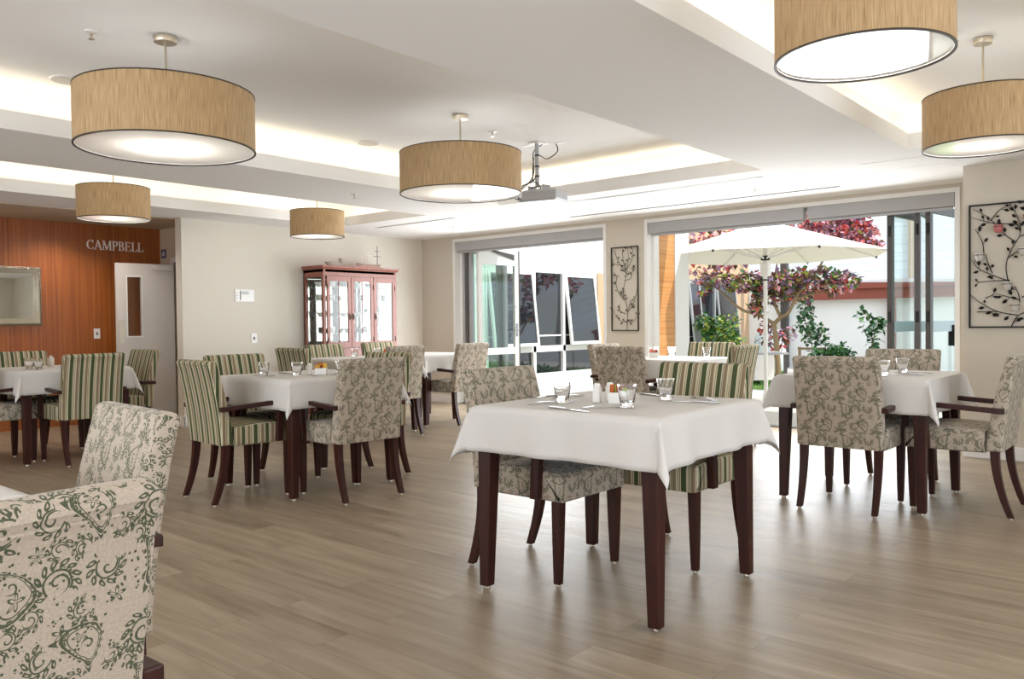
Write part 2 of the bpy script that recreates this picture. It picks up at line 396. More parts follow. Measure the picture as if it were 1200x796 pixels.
# ------------------------------------------------------------------ mesh helpers
class MB:
    def __init__(s): s.v = []; s.f = []; s.mi = []; s.uv = {}; s.cur = 0
    def add(s, verts, faces, mat=None):
        b = len(s.v); s.v += [tuple(p) for p in verts]
        for f in faces:
            s.f.append([i + b for i in f]); s.mi.append(s.cur if mat is None else mat)
        return s
    def box(s, lo, hi):
        (x0, y0, z0), (x1, y1, z1) = lo, hi
        return s.add([(x0,y0,z0),(x1,y0,z0),(x1,y1,z0),(x0,y1,z0),(x0,y0,z1),(x1,y0,z1),(x1,y1,z1),(x0,y1,z1)],
              [(0,3,2,1),(4,5,6,7),(0,1,5,4),(1,2,6,5),(2,3,7,6),(3,0,4,7)])
    def obox(s, c, ax, ay, az):
        c, ax, ay, az = map(Vector, (c, ax, ay, az))
        vs = [c + i*ax + j*ay + k*az for k in (-1, 1) for j in (-1, 1) for i in (-1, 1)]
        return s.add(vs, [(0,2,3,1),(4,5,7,6),(0,1,5,4),(1,3,7,5),(3,2,6,7),(2,0,4,6)])
    def sweep(s, rings, closed=True, cap=True):
        n = len(rings[0]); vs = [p for r in rings for p in r]; fs = []
        for i in range(len(rings)-1):
            for j in range(n if closed else n-1):
                a = i*n + j; b_ = i*n + (j+1) % n
                fs.append((a, b_, b_ + n, a + n))
        if cap:
            fs.append(tuple(reversed(range(n)))); fs.append(tuple((len(rings)-1)*n + j for j in range(n)))
        return s.add(vs, fs)
    def tube(s, pts, r, n=8, cap=True):
        pts = [Vector(p) for p in pts]; rs = r if isinstance(r, (list, tuple)) else [r]*len(pts)
        rings = []; prev = None
        for i, p in enumerate(pts):
            d = (pts[min(i+1, len(pts)-1)] - pts[max(i-1, 0)])
            d = d.normalized() if d.length > 1e-9 else Vector((0, 0, 1))
            if prev is None:
                a = Vector((0, 0, 1)) if abs(d.z) < 0.9 else Vector((1, 0, 0))
                x = d.cross(a).normalized()
            else:
                x = (prev - d*prev.dot(d)).normalized()
            prev = x; y = d.cross(x)
            rings.append([p + (x*math.cos(2*PI*k/n) + y*math.sin(2*PI*k/n))*rs[i] for k in range(n)])
        return s.sweep(rings, True, cap)
    def lathe(s, prof, c=(0, 0, 0), n=20, cap=True):
        rings = [[(c[0] + r*math.cos(2*PI*k/n), c[1] + r*math.sin(2*PI*k/n), c[2] + z) for k in range(n)] for r, z in prof]
        return s.sweep(rings, True, cap)
    def grid(s, fn, nu, nv):
        vs = [fn(i/nu, j/nv) for j in range(nv+1) for i in range(nu+1)]
        fs = [(j*(nu+1)+i, j*(nu+1)+i+1, (j+1)*(nu+1)+i+1, (j+1)*(nu+1)+i) for j in range(nv) for i in range(nu)]
        return s.add(vs, fs)
    def rounded(s, prof, half, rho, axis='x'):
        """a closed (y,z) profile pushed along x between -half and half, its end edges rounded by rho"""
        n = len(prof); P = [Vector(p) for p in prof]
        nor = []
        for i in range(n):
            d = (P[(i+1) % n] - P[i-1]).normalized(); nor.append(Vector((d.y, -d.x)))
        area = sum(P[i].x*P[(i+1) % n].y - P[(i+1) % n].x*P[i].y for i in range(n))
        sg = 1 if area > 0 else -1
        rings = []
        steps = [(-half + rho*(1-math.cos(t)), rho*(1-math.sin(t))) for t in (0.0, PI/8, PI/4, 3*PI/8, PI/2)]
        xs = steps + [(-x, i) for x, i in reversed(steps)]
        mid = [(-half + rho + (2*half-2*rho)*k/4, 0) for k in (1, 2, 3)]
        xs = steps + mid + [(-x, i) for x, i in reversed(steps)]
        for x, ins in xs:
            rings.append([(x, (P[i] - nor[i]*sg*ins).x, (P[i] - nor[i]*sg*ins).y) for i in range(n)])
        return s.sweep(rings if sg < 0 else [list(r) for r in rings], True, True)
    def build(s, name, mats, parent=None, smooth=40, bevel=0.0, uvfn=None, loc=None, rot=None):
        me = bpy.data.meshes.new(name); me.from_pydata(s.v, [], s.f)
        mats = mats if isinstance(mats, (list, tuple)) else [mats]
        for q in mats: me.materials.append(q)
        me.polygons.foreach_set('material_index', s.mi)
        bm = bmesh.new(); bm.from_mesh(me)
        bmesh.ops.recalc_face_normals(bm, faces=bm.faces)
        if bevel:
            es = [e for e in bm.edges if len(e.link_faces) == 2 and e.calc_face_angle(0) > 0.6]
            bmesh.ops.bevel(bm, geom=es, offset=bevel, segments=2, affect='EDGES', profile=0.5, clamp_overlap=True)
        ul = bm.loops.layers.uv.new('UVMap')
        for f in bm.faces:
            n = f.normal; ax, ay, az = abs(n.x), abs(n.y), abs(n.z)
            for l in f.loops:
                c = l.vert.co
                if uvfn: l[ul].uv = uvfn(c, n, f)
                elif az >= ax and az >= ay: l[ul].uv = (c.x, c.y)
                elif ay >= ax: l[ul].uv = (c.x, c.z)
                else: l[ul].uv = (c.y, c.z)
            f.smooth = bool(smooth)
        if smooth:
            th = math.radians(smooth)
            for e in bm.edges:
                e.smooth = not (len(e.link_faces) == 2 and e.calc_face_angle(0) > th)
        bm.to_mesh(me); bm.free()
        o = bpy.data.objects.new(name, me); COL.objects.link(o)
        if parent is not None: o.parent = parent
        if loc is not None: o.location = loc
        if rot is not None: o.rotation_euler = rot
        return o
def tag(o, label, cat, group=None, kind=None):
    o['label'] = label; o['category'] = cat
    if group: o['group'] = group
    if kind: o['kind'] = kind
    return o
def thing(name, label, cat, loc=(0, 0, 0), rz=0.0, group=None):
    o = bpy.data.objects.new(name, None); COL.objects.link(o); o.empty_display_size = 0.05
    o.location = loc; o.rotation_euler = (0, 0, rz)
    return tag(o, label, cat, group)
def copy_tree(o, parent=None):
    c = o.copy(); COL.objects.link(c)
    if parent is not None: c.parent = parent
    for ch in list(o.children): copy_tree(ch, c)
    return c
def place(o, loc, rz, label, group=None):
    o.location = loc; o.rotation_euler = (0, 0, rz); o['label'] = label
    if group: o['group'] = group
    return o
def struct(o, label=None):
    o['kind'] = 'structure'
    if label: o['label'] = label
    return o
BX = lambda lo, hi: MB().box(lo, hi)

# ------------------------------------------------------------------ the room
CH, CU, LIP = 2.265, 2.56, 2.377        # low ceiling, recess ceiling, top of the recess lip
XL, XW, YB, YA = -8.5, -9.68, 8.03, 7.17
XE, YN = 2.2, -2.55
XA = -1.484
struct(BX((XW-0.2, YN-0.2, -0.12), (XE+0.2, YB+0.02, 0)).build('floor', FLOOR, smooth=0))
# ceiling: low slab with three lit recesses
holes = [(-5.43, -1.6, -2.698, 6.213), (-7.885, -1.6, -6.495, 6.213), (-1.625, -1.6, -0.235, 6.19)]
cm = MB()
xs = sorted({XW-0.2, XE+0.2, *[h[0] for h in holes], *[h[2] for h in holes]}); ys = sorted({YN-0.2, YB, -1.6, 6.213, 6.19})
for i in range(len(xs)-1):
    for j in range(len(ys)-1):
        cx, cy = (xs[i]+xs[i+1])/2, (ys[j]+ys[j+1])/2
        if any(h[0] < cx < h[2] and h[1] < cy < h[3] for h in holes): continue
        a, b_, c, d = xs[i], xs[i+1], ys[j], ys[j+1]
        cm.add([(a, c, CH), (b_, c, CH), (b_, d, CH), (a, d, CH)], [(0, 3, 2, 1)])
LED = 0.15
for x0, y0, x1, y1 in holes:
    def ringf(m_, z): return [(x0-m_, y0-m_, z), (x1+m_, y0-m_, z), (x1+m_, y1+m_, z), (x0-m_, y1+m_, z)]
    rs = [ringf(0, CH), ringf(0, LIP), ringf(0.02, LIP), ringf(0.02, LIP-0.05), ringf(LED, LIP-0.05), ringf(LED, CU)]
    vs = [p for r in rs for p in r]; fs = []
    for i in range(len(rs)-1):
        for j in range(4):
            a = i*4+j; b_ = i*4+(j+1) % 4
            fs.append((a, b_, b_+4, a+4))
    fs.append((20, 21, 22, 23))
    cm.add(vs, fs)
cm.box((XW-0.2, YN-0.2, 2.72), (XE+0.2, YB+0.25, 2.86))
struct(cm.build('ceiling', CEIL, smooth=0))
WARM = (1.0, 0.86, 0.64); COVE = 7.5
for x0, y0, x1, y1 in holes:   # LED strips lying in the coves
    L = y1 - y0; zc = LIP - 0.03
    for xx, dx in ((x0-0.08, 0.95), (x1+0.08, -0.95)):
        o = lamp('cove light', 'AREA', (xx, (y0+y1)/2, zc), COVE*L/7.8, WARM, shape='RECTANGLE', size=0.05, size_y=L)
        o.rotation_euler = (PI, math.atan(dx), 0)
    o = lamp('cove light', 'AREA', ((x0+x1)/2, y1+0.08, zc), COVE*(x1-x0)/7.8, WARM, shape='RECTANGLE', size=x1-x0, size_y=0.05)
    o.rotation_euler = (PI - 0.75, 0, 0)
struct(BX((XW-0.2, YN, CH-0.006), (XL-0.12, 4.82, CH-0.001)).build('ceiling', TAN, smooth=0), 'tan painted ceiling of the corridor by the timber wall')
# walls
struct(BX((XL-0.13, 4.47, 0), (XL, YB+0.25, CH+0.4)).build('wall_left', PLASTER_L, smooth=0))
struct(BX((XW-0.2, YN-0.2, 0), (XW, 4.82, CH+0.2)).build('wall_timber', VENEER, smooth=0))
wm = MB(); wm.box((XW-0.2, 4.82, 0), (-9.36, 5.0, CH+0.2)); wm.box((-9.36, 4.82, 1.86), (XL-0.13, 5.0, CH+0.2))
struct(wm.build('wall_corridor', TAN, smooth=0))
wm = MB(); wm.box((XW-0.2, 5.0, 0), (XW-0.1, 8.3, 2.5)); wm.box((XW-0.2, 8.2, 0), (XL-0.13, 8.3, 2.5)); wm.box((XW-0.2, 5.0, CH), (XL-0.13, 8.3, 2.5))
struct(wm.build('wall_far_room', TAN, smooth=0))
O1 = (-7.849, -5.42); O2 = (-4.834, -1.72); OH = 2.195
wm = MB(); T = 0.22
wm.box((XL, YB, 0), (O1[0], YB+T, CH+0.4)); wm.box((O1[1], YB, 0), (O2[0], YB+T, CH+0.4)); wm.box((O2[1], YB, 0), (XE, YB+T, CH+0.4))
wm.box((O1[0], YB, OH), (O1[1], YB+T, CH+0.4)); wm.box((O2[0], YB, OH), (O2[1], YB+T, CH+0.4))
struct(wm.build('wall_window', PLASTER, smooth=0))
struct(BX((XA, YA, 0), (XE, YB-0.002, CH+0.4)).build('wall_art', PLASTER, smooth=0))
wm = MB(); wm.box((XW-0.2, YN-0.2, 0), (XE+0.2, YN, 0.25)); wm.box((XW-0.2, YN-0.2, 2.25), (XE+0.2, YN, CH+0.4)); wm.box((XW-0.2, YN-0.2, 0.25), (-6.6, YN, 2.25)); wm.box((0.6, YN-0.2, 0.25), (XE+0.2, YN, 2.25))  # wide opening behind the camera is added to let sky light in
struct(wm.build('wall_rear', PLASTER_L, smooth=0))
wm = MB(); wm.box((XE, YN, 0), (XE+0.2, YB+0.2, 0.25)); wm.box((XE, YN, 2.25), (XE+0.2, YB+0.2, CH+0.4)); wm.box((XE, YN, 0.25), (XE+0.2, -0.9, 2.25)); wm.box((XE, 5.3, 0.25), (XE+0.2, YB+0.2, 2.25))  # unseen side opening, also added for sky light
struct(wm.build('wall_right', PLASTER_L, smooth=0))
# baseboards
bh = 0.105
struct(BX((XL, 4.455, 0), (XL+0.015, YB, bh)).build('baseboard_left', WHITE, smooth=0, bevel=0.003))
struct(BX((XL-0.13, 4.453, 0), (XL+0.015, 4.469, bh)).build('baseboard_left', WHITE, smooth=0))
struct(BX((XA, YA-0.014, 0), (XE, YA, bh)).build('baseboard_art', WHITE, smooth=0, bevel=0.003))
wm = MB(); wm.box((XL+0.015, YB-0.014, 0), (O1[0]-0.06, YB, bh)); wm.box((O1[1]+0.06, YB-0.014, 0), (O2[0]-0.06, YB, bh))
struct(wm.build('baseboard_window', WHITE, smooth=0))
# architraves of the two openings
for n, (a, b_) in enumerate((O1, O2)):
    t = MB(); tw = 0.035
    t.box((a-tw, YB-0.012, 0), (a+0.004, YB+0.1, OH+tw)); t.box((b_-0.004, YB-0.012, 0), (b_+tw, YB+0.1, OH+tw)); t.box((a+0.004, YB-0.012, OH-0.004), (b_-0.004, YB+0.1, OH+tw))
    t.box((a, YB+0.1, 0), (a+0.03, YB+0.2, OH)); t.box((b_-0.03, YB+0.1, 0), (b_, YB+0.2, OH)); t.box((a+0.03, YB+0.1, OH-0.04), (b_-0.03, YB+0.2, OH))
    struct(t.build('trim_%d' % (n+1), WHITE, smooth=0))
    # floor track
    struct(BX((a, YB+0.1, 0), (b_, YB+0.2, 0.004)).build('trim_%d' % (n+3), LIGHTGREY, smooth=0))
def blind(a, b_, label):
    t = thing('roller_blind', label, 'blind', ((a+b_)/2, YB+0.045, OH-0.06))
    h = (b_-a)/2 - 0.01
    MB().box((-h, -0.045, -0.065), (h, 0.045, 0.058)).build('cassette', BLIND, t, smooth=0, bevel=0.006)
    MB().box((-h+0.02, -0.012, -0.093), (h-0.02, 0.012, -0.066)).build('bottom_rail', LIGHTGREY, t, smooth=0, bevel=0.003)
blind(O1[0], O1[1], 'rolled up grey blind above the left doorway')
blind(O2[0], -3.06, 'rolled up grey blind above the parasol doorway, longer left section')
blind(-3.04, O2[1], 'rolled up grey blind above the folded grey doors')
# corridor door, open
def corridor_door():
    t = thing('corridor_door', 'pale grey open door with narrow vision panel before the timber wall', 'door', (-9.33, 4.80, 0), 0)
    a = math.radians(-98.5); d = Vector((math.cos(a), math.sin(a), 0)); n = Vector((-d.y, d.x, 0))
    W, H = 0.64, 1.815; th = 0.02
    def seg(u0, u1, z0, z1, tt=th, off=0): return (d*((u0+u1)/2) + n*off + Vector((0, 0, (z0+z1)/2)), d*((u1-u0)/2), n*tt, Vector((0, 0, (z1-z0)/2)))
    leaf = MB(); v0, v1, z0, z1 = 0.37, 0.52, 0.985, 1.66
    for q in ((0, v0, 0.006, H), (v1, W, 0.006, H), (v0, v1, 0.006, z0), (v0, v1, z1, H)): leaf.obox(*seg(*q))
    leaf.build('leaf', DOORPAINT, t, smooth=0)
    b = MB(); e = 0.014
    for q in ((v0-e, v0, z0-e, z1+e), (v1, v1+e, z0-e, z1+e), (v0, v1, z0-e, z0), (v0, v1, z1, z1+e)): b.obox(*seg(*q, th+0.006))
    bd = b.build('glazing_bead', WHITE, t, smooth=0)
    MB().obox(*seg(v0, v1, z0, z1, 0.004)).build('pane', PANE, bd, smooth=0)
    MB().obox(*seg(0.55, 0.615, 0.90, 1.17, 0.003, th+0.003)).build('push_plate', NICKEL, t, smooth=0)
    for z in (0.2, 0.95, 1.62): MB().tube([(0, 0.006, z-0.05), (0, 0.006, z+0.05)], 0.008, 8).build('hinge', NICKEL, t)
    MB().obox(*seg(0.02, 0.24, 1.74, 1.79, 0.022, th+0.022)).build('door_closer', DOORPAINT, t, smooth=0, bevel=0.004)
corridor_door()
fr = MB(); fr.box((-9.40, 4.80, 0), (-9.345, 4.82, 1.90)); fr.box((-9.345, 4.80, 1.845), (XL-0.14, 4.82, 1.90))
struct(fr.build('trim_5', DOORPAINT, smooth=0))

# ------------------------------------------------------------------ chairs
def leg_ring(c, hx, hy): return [(c[0]-hx, c[1]-hy, c[2]), (c[0]+hx, c[1]-hy, c[2]), (c[0]+hx, c[1]+hy, c[2]), (c[0]-hx, c[1]+hy, c[2])]
def back_profile():
    fr_, re_ = [], []
    N = 9
    for i in range(N+1):
        t = i/N; z = 0.362 + 0.485*t
        yc = -0.196 - 0.040*t - 0.044*t*t
        th = 0.041 - 0.011*t
        fr_.append((yc+th, z)); re_.append((yc-th, z))
    yt = fr_[-1][0]; yb = re_[-1][0]; zt = fr_[-1][1]; r = (yt-yb)/2; cy = (yt+yb)/2 - 0.004
    cap = [(cy + r*1.04*math.cos(a), zt + 0.006 + 0.026*math.sin(a)**0.75) for a in [PI*k/8 for k in range(0, 9)]]
    return fr_ + cap + list(reversed(re_))
def seat_profile():
    y0, y1, z0, z1, r = -0.155, 0.252, 0.352, 0.470, 0.024
    p = [(y0, z0), (y1-0.006, z0), (y1, z0+0.006)]
    p += [(y1, z1-r)] + [(y1 - r + r*math.cos(a), z1 - r + r*math.sin(a)) for a in (PI/8, PI/4, 3*PI/8, PI/2)]
    for k in range(1, 6):
        q = k/6; p.append((y1-r + (y0-(y1-r))*q, z1 + 0.012*math.sin(PI*q)))
    p.append((y0, z1))
    return p
BACKP = back_profile(); SEATP = seat_profile()
def make_chair(fabric, name, label):
    t = thing(name, label, 'chair')
    MB().rounded(SEATP, 0.238, 0.018).build('seat', fabric, t, smooth=50)
    bk = MB().rounded(BACKP, 0.236, 0.016).build('backrest', fabric, t, smooth=50)
    pp = MB(); zt = 0.838
    yb = -0.196 - 0.040*0.98 - 0.044*0.96 - 0.0305
    pp.tube([(-0.226, yb, zt), (0.226, yb, zt)], 0.0035, 6)
    pp.build('piping', fabric, bk)
    for sx in (-1, 1):
        rings = []
        for z, y, h in ((0.352, 0.215, 0.0215), (0.15, 0.212, 0.018), (0.012, 0.210, 0.0145)):
            rings.append(leg_ring((sx*0.208, y, z), h, h))
        lg = MB().sweep(rings).build('leg', DARKWOOD, t, smooth=0, bevel=0.002)
        MB().lathe([(0.009, 0), (0.010, 0.008), (0.008, 0.0125)], (sx*0.208, 0.210, 0), 10).build('glide', NICKEL, lg)
        rings = []
        for i in range(8):
            q = i/7; z = 0.362*(1-q) + 0.012*q
            y = -0.200 - 0.075*q**1.9; h = 0.0205 - 0.006*q
            rings.append(leg_ring((sx*0.206, y, z), h, h*1.05))
        lg = MB().sweep(rings).build('leg', DARKWOOD, t, smooth=60, bevel=0.0)
        MB().lathe([(0.009, 0), (0.010, 0.008), (0.008, 0.0125)], (sx*0.206, -0.275, 0), 10).build('glide', NICKEL, lg)
    for sx in (-1, 1):
        x = sx*0.2525
        rings = []
        for y, z, hx, hz in ((-0.252, 0.584, 0.0165, 0.014), (-0.10, 0.592, 0.0165, 0.014), (0.06, 0.602, 0.0175, 0.014), (0.17, 0.606, 0.0175, 0.014)):
            rings.append([(x-hx, y, z-hz), (x+hx, y, z-hz), (x+hx, y, z+hz), (x-hx, y, z+hz)])
        ar = MB().sweep(rings).build('armrest', DARKWOOD, t, smooth=0, bevel=0.004)
        rings = []
        for z, y in ((0.360, 0.132), (0.48, 0.138), (0.590, 0.148)):
            rings.append(leg_ring((x, y, z), 0.0165, 0.021))
        MB().sweep(rings).build('arm_post', DARKWOOD, ar, smooth=0, bevel=0.003)
    return t
PA = make_chair(PAISLEY, 'dining_chair', 'x'); ST = make_chair(STRIPE, 'dining_chair', 'x')
USED = {}
def chair(kind, x, y, deg, label, group='dining chairs around the white tables'):
    p = PA if kind == 'p' else ST
    o = p if kind not in USED else copy_tree(p)
    USED[kind] = 1
    return place(o, (x, y, 0), math.radians(deg), label, group)
CHAIRS = [
 ('p', -2.245, 2.87, -90, 'green and beige paisley dining chair tucked under left side of the foreground table'),
 ('s', -1.895, 3.385, 180, 'striped green and brown dining chair at the far side of the foreground table'),
 ('s', -4.735, 2.865, -5, 'striped dining chair seen from behind at near left side of the middle left table'),
 ('p', -4.215, 3.318, 85, 'paisley dining chair seen from behind at right side of the middle left table'),
 ('s', -5.14, 3.24, -90, 'striped dining chair facing right at far left end of the middle left table'),
 ('s', -4.63, 3.74, 180, 'striped dining chair behind the middle left table, mostly hidden by a paisley back'),
 ('s', -7.05, 2.815, 90, 'striped dining chair seen squarely from behind at the table before the timber wall'),
 ('s', -7.52, 3.30, 180, 'striped dining chair standing beside the open corridor door'),
 ('s', -7.90, 2.74, -90, 'striped dining chair with its back to the timber wall below the mirror'),
 ('p', -7.49, 2.33, 0, 'paisley dining chair cut by the left edge at the table before the timber wall'),
 ('p', -6.29, 6.40, 90, 'sunlit paisley dining chair in front of the folded white glazed door'),
 ('s', -7.16, 6.30, -90, 'striped dining chair below the right doors of the glazed cabinet'),
 ('s', -6.43, 4.71, 0, 'dark striped dining chair back seen between two tables left of the glazed cabinet'),
 ('s', -7.01, 5.43, -90, 'pale striped dining chair below the left doors of the glazed cabinet'),
 ('p', -6.14, 5.31, 90, 'sunlit pale paisley dining chair seen from behind right of the glazed cabinet'),
 ('p', -4.12, 6.50, -90, 'sunlit pale paisley dining chair turned sideways below the narrow wall art'),
 ('p', -3.83, 6.17, 0, 'dark paisley dining chair back below the narrow wall art'),
 ('s', -3.70, 7.04, 180, 'striped dining chair facing the room in front of the parasol and garden shrub'),
 ('s', -3.29, 6.56, 90, 'pale striped dining chair back left of the white parasol pole'),
 ('p', -1.60, 4.93, 0, 'paisley dining chair with its full back to us at the right hand table'),
 ('p', -1.60, 5.67, 180, 'paisley dining chair at far side of the right hand table before folded grey doors'),
 ('p', -1.09, 5.25, 90, 'paisley dining chair cut by the right edge of the photo'),
 ('p', -1.37, 0.273, 96, 'large paisley chair back cropped at the bottom left corner'),
 ('p', -2.155, 0.70, 174, 'paisley chair back just behind the cropped corner chair, leaning right'),
]
for c in CHAIRS: chair(*c)

# ------------------------------------------------------------------ tables and cloths
def make_table():
    t = thing('dining_table', 'x', 'table')
    MB().box((-0.415, -0.415, 0.722), (0.415, 0.415, 0.745)).build('tabletop', DARKWOOD, t, smooth=0, bevel=0.004)
    ap = MB(); a = 0.385
    for lo, hi in (((-a+0.03, -a-0.0, 0.640), (a-0.03, -a+0.02, 0.722)), ((-a+0.03, a-0.02, 0.640), (a-0.03, a, 0.722)), ((-a, -a+0.03, 0.640), (-a+0.02, a-0.03, 0.722)), ((a-0.02, -a+0.03, 0.640), (a, a-0.03, 0.722))): ap.box(lo, hi)
    ap.build('apron', DARKWOOD, t, smooth=0)
    for sx in (-1, 1):
        for sy in (-1, 1):
            def rg(z, w_):
                o = 0.411
                return [(sx*o, sy*o, z), (sx*(o-w_), sy*o, z), (sx*(o-w_), sy*(o-w_), z), (sx*o, sy*(o-w_), z)]
            lg = MB().sweep([rg(0.722, 0.066), (rg(0.60, 0.066)), rg(0.014, 0.044)]).build('leg', DARKWOOD, t, smooth=0, bevel=0.003)
            MB().lathe([(0.012, 0), (0.013, 0.009), (0.010, 0.0145)], (sx*0.389, sy*0.389, 0), 10).build('glide', NICKEL, lg)
    return t
TB = make_table()
def cloth_mesh(seed, drop=0.185):
    rnd = random.Random(seed); a = 0.424; L = a + drop; N = 64
    ph = [rnd.uniform(0, 2*PI) for _ in range(12)]
    asym = (rnd.uniform(-0.012, 0.012), rnd.uniform(-0.012, 0.012))
    def fn(s, t):
        u = (s*2-1)*L + asym[0]; v = (t*2-1)*L + asym[1]
        du = abs(u) - a; dv = abs(v) - a; su = 1 if u > 0 else -1; sv = 1 if v > 0 else -1
        z = 0.750
        if du <= 0 and dv <= 0: return (u, v, z + 0.0006*math.sin(9*u+ph[0])*math.sin(8*v+ph[1]))
        if du > 0 and dv <= 0:
            k = du/drop; wv = 0.010*k*math.sin(15*v + ph[2]*su) + 0.006*k*math.sin(31*v + ph[3])
            e = max(0, (abs(v) - a*0.45)/(a*0.55)); 
            return (su*(a + 0.006 + 0.05*du + wv*(1-0.3*e) + 0.02*k*e*e), v, z - du*(0.995) - 0.004)
        if dv > 0 and du <= 0:
            k = dv/drop; wv = 0.010*k*math.sin(15*u + ph[4]*sv) + 0.006*k*math.sin(31*u + ph[5])
            e = max(0, (abs(u) - a*0.45)/(a*0.55))
            return (u, sv*(a + 0.006 + 0.05*dv + wv*(1-0.3*e) + 0.02*k*e*e), z - dv*(0.995) - 0.004)
        r = max(du, dv); rr = math.hypot(du, dv); ang = math.atan2(dv, du)      # 0..pi/2
        q = math.sin(2*ang); k = r/drop
        out = 0.006 + 0.05*r + 0.02*k + 0.27*rr*q**2.0
        dep = rr*(0.995 - 0.10*q)
        ox = math.cos(ang); oy = math.sin(ang)
        # a gathered fold: the two sides meet along the diagonal and the tip hangs lowest
        bx = 0.006 + out*(ox**2*0.55 + 0.35*q); by = 0.006 + out*(oy**2*0.55 + 0.35*q)
        if ang < PI/4: bx = max(bx, 0.006+0.05*du+0.02*k)
        else: by = max(by, 0.006+0.05*dv+0.02*k)
        return (su*(a + bx), sv*(a + by), z - dep - 0.004)
    return MB().grid(fn, N, N)
TABLES = {
 'fore': (-1.875, 2.868, 1.5, 'dark wood square table in the foreground centre under a white cloth'),
 'mid': (-4.70, 3.365, -1, 'dark wood table left of centre beneath white cloth with orange sachets'),
 'cab': (-6.55, 5.30, 0, 'table before the glazed cabinet under a white cloth'),
 'cor': (-6.72, 6.40, 0, 'small table by the far corner near the white glazed door'),
 'par': (-3.70, 6.60, 0, 'table at the parasol doorway under a white cloth'),
 'rig': (-1.60, 5.265, 0, 'dark wood table right of centre under a white cloth, near tealight wall art'),
 'tim': (-7.49, 2.815, 0, 'table before the timber wall under a white cloth'),
 'bot': (-2.225, 0.195, 0, 'table mostly out of view at the lower left edge'),
}
CL = {'fore': 'white cloth draped over the foreground centre table', 'mid': 'white cloth on the table left of centre with orange sachets',
 'cab': 'white cloth on the table before the glazed cabinet', 'cor': 'sunlit white cloth on the small table by the far corner',
 'par': 'white cloth on the table at the parasol doorway', 'rig': 'white cloth on the right hand table, grey shadow on its left side',
 'tim': 'white cloth on the table before the timber wall', 'bot': 'white cloth corner showing at the lower left edge'}
for i, (k, (x, y, d, lb)) in enumerate(TABLES.items()):
    o = TB if i == 0 else copy_tree(TB)
    place(o, (x, y, 0), math.radians(d), lb, 'square dining tables')
    c = cloth_mesh(11 + i).build('tablecloth', CLOTH, smooth=70, loc=(x, y, 0), rot=(0, 0, math.radians(d)))
    sm = c.modifiers.new('thickness', 'SOLIDIFY'); sm.thickness = 0.0015; sm.offset = 1
    tag(c, CL[k], 'tablecloth', 'white tablecloths')
TOPZ = 0.7525

# ------------------------------------------------------------------ pendants
def cyl_uv(R):
    def f(c, n, face):
        m_ = face.calc_center_median()
        a0 = math.atan2(m_.y, m_.x); a = math.atan2(c.y, c.x)
        while a - a0 > PI: a -= 2*PI
        while a - a0 < -PI: a += 2*PI
        return ((a + PI)/(2*PI)*1.0 if R is None else (a + PI + 0.02)*R, c.z)
    return f
def pendant(x, y, R, zb, zt, top, label, group, power):
    t = thing('drum_pendant', label, 'pendant light', (x, y, zb), -0.9, group)
    H = zt - zb; N = 72
    MB().lathe([(R, 0.004), (R, H-0.004)], n=N, cap=False).build('shade', SHADE, t, smooth=60, uvfn=cyl_uv(R))
    ln = MB().lathe([(R-0.004, 0.004), (R-0.004, H-0.004)], n=N, cap=False).build('lining', WHITE, t, smooth=60)
    rim = MB()
    for z in (0, H-0.006):
        rim.lathe([(R-0.007, z), (R+0.002, z), (R+0.002, z+0.006), (R-0.007, z+0.006), (R-0.007, z)], n=N, cap=False)
    rim.build('rim', BRONZEMETAL, t, smooth=30)
    MB().add([((R-0.008)*math.cos(2*PI*k/N), (R-0.008)*math.sin(2*PI*k/N), 0.009) for k in range(N)], [tuple(range(N))]).build('diffuser', DIFFUSER, t, smooth=30)
    sp = MB()
    for k in range(3):
        a = 2*PI*k/3 + 0.4
        sp.tube([(0, 0, H-0.03), ((R-0.006)*math.cos(a), (R-0.006)*math.sin(a), H-0.03)], 0.004, 6)
    sp.build('spider_frame', NICKEL, t)
    MB().tube([(0, 0, H-0.10), (0, 0, top-zb-0.02)], 0.006, 8).build('stem', NICKEL, t)
    cr = 0.055 if R > 0.35 else 0.045
    MB().lathe([(cr, 0), (cr+0.002, 0.004), (cr+0.002, 0.030), (cr, 0.032)], (0, 0, top-zb-0.0325), 28).build('canopy', NICKEL, t, smooth=40)
    MB().lathe([(0.001, 0), (0.028, 0.012), (0.034, 0.035), (0.026, 0.06), (0.014, 0.075), (0.014, 0.10)], (0, 0, H*0.56), 16).build('bulb', emissive('bulb_glow', (1, 0.93, 0.82), 2) if 'bulb_glow' not in MATS else MATS['bulb_glow'], t)
    l = bpy.data.lights.new('pendant lamp', 'SPOT'); l.spot_size = 2.95; l.spot_blend = 0.3; l.energy = power; l.color = (1.0, 0.93, 0.84); l.shadow_soft_size = 0.05
    lo = bpy.data.objects.new('pendant lamp', l); COL.objects.link(lo); lo.location = (x, y, zb + H*0.52)
G1, G2 = 'large drum pendants in the wide recess', 'small drum pendants in the side recesses'
pendant(-4.06, 2.071, 0.43, 1.985, 2.272, CU, 'largest woven drum pendant at upper left, hung from the wide recess', G1, 9)
pendant(-4.06, 4.222, 0.43, 1.998, 2.288, CU, 'large woven drum pendant near centre beside the ceiling projector', G1, 9)
pendant(-7.19, 3.18, 0.29, 2.01, 2.285, CU, 'small woven drum pendant in front of the timber wall', G2, 5.5)
pendant(-7.19, 5.29, 0.28, 2.015, 2.285, CU, 'small woven drum pendant in front of the glazed cabinet', G2, 5.5)
pendant(-0.93, 2.98, 0.29, 1.985, 2.26, CU, 'woven drum pendant cut by the top edge with bright underside', G2, 5.5)
pendant(-0.93, 4.95, 0.29, 1.985, 2.26, CU, 'woven drum pendant cut by the right edge above the art wall', G2, 5.5)

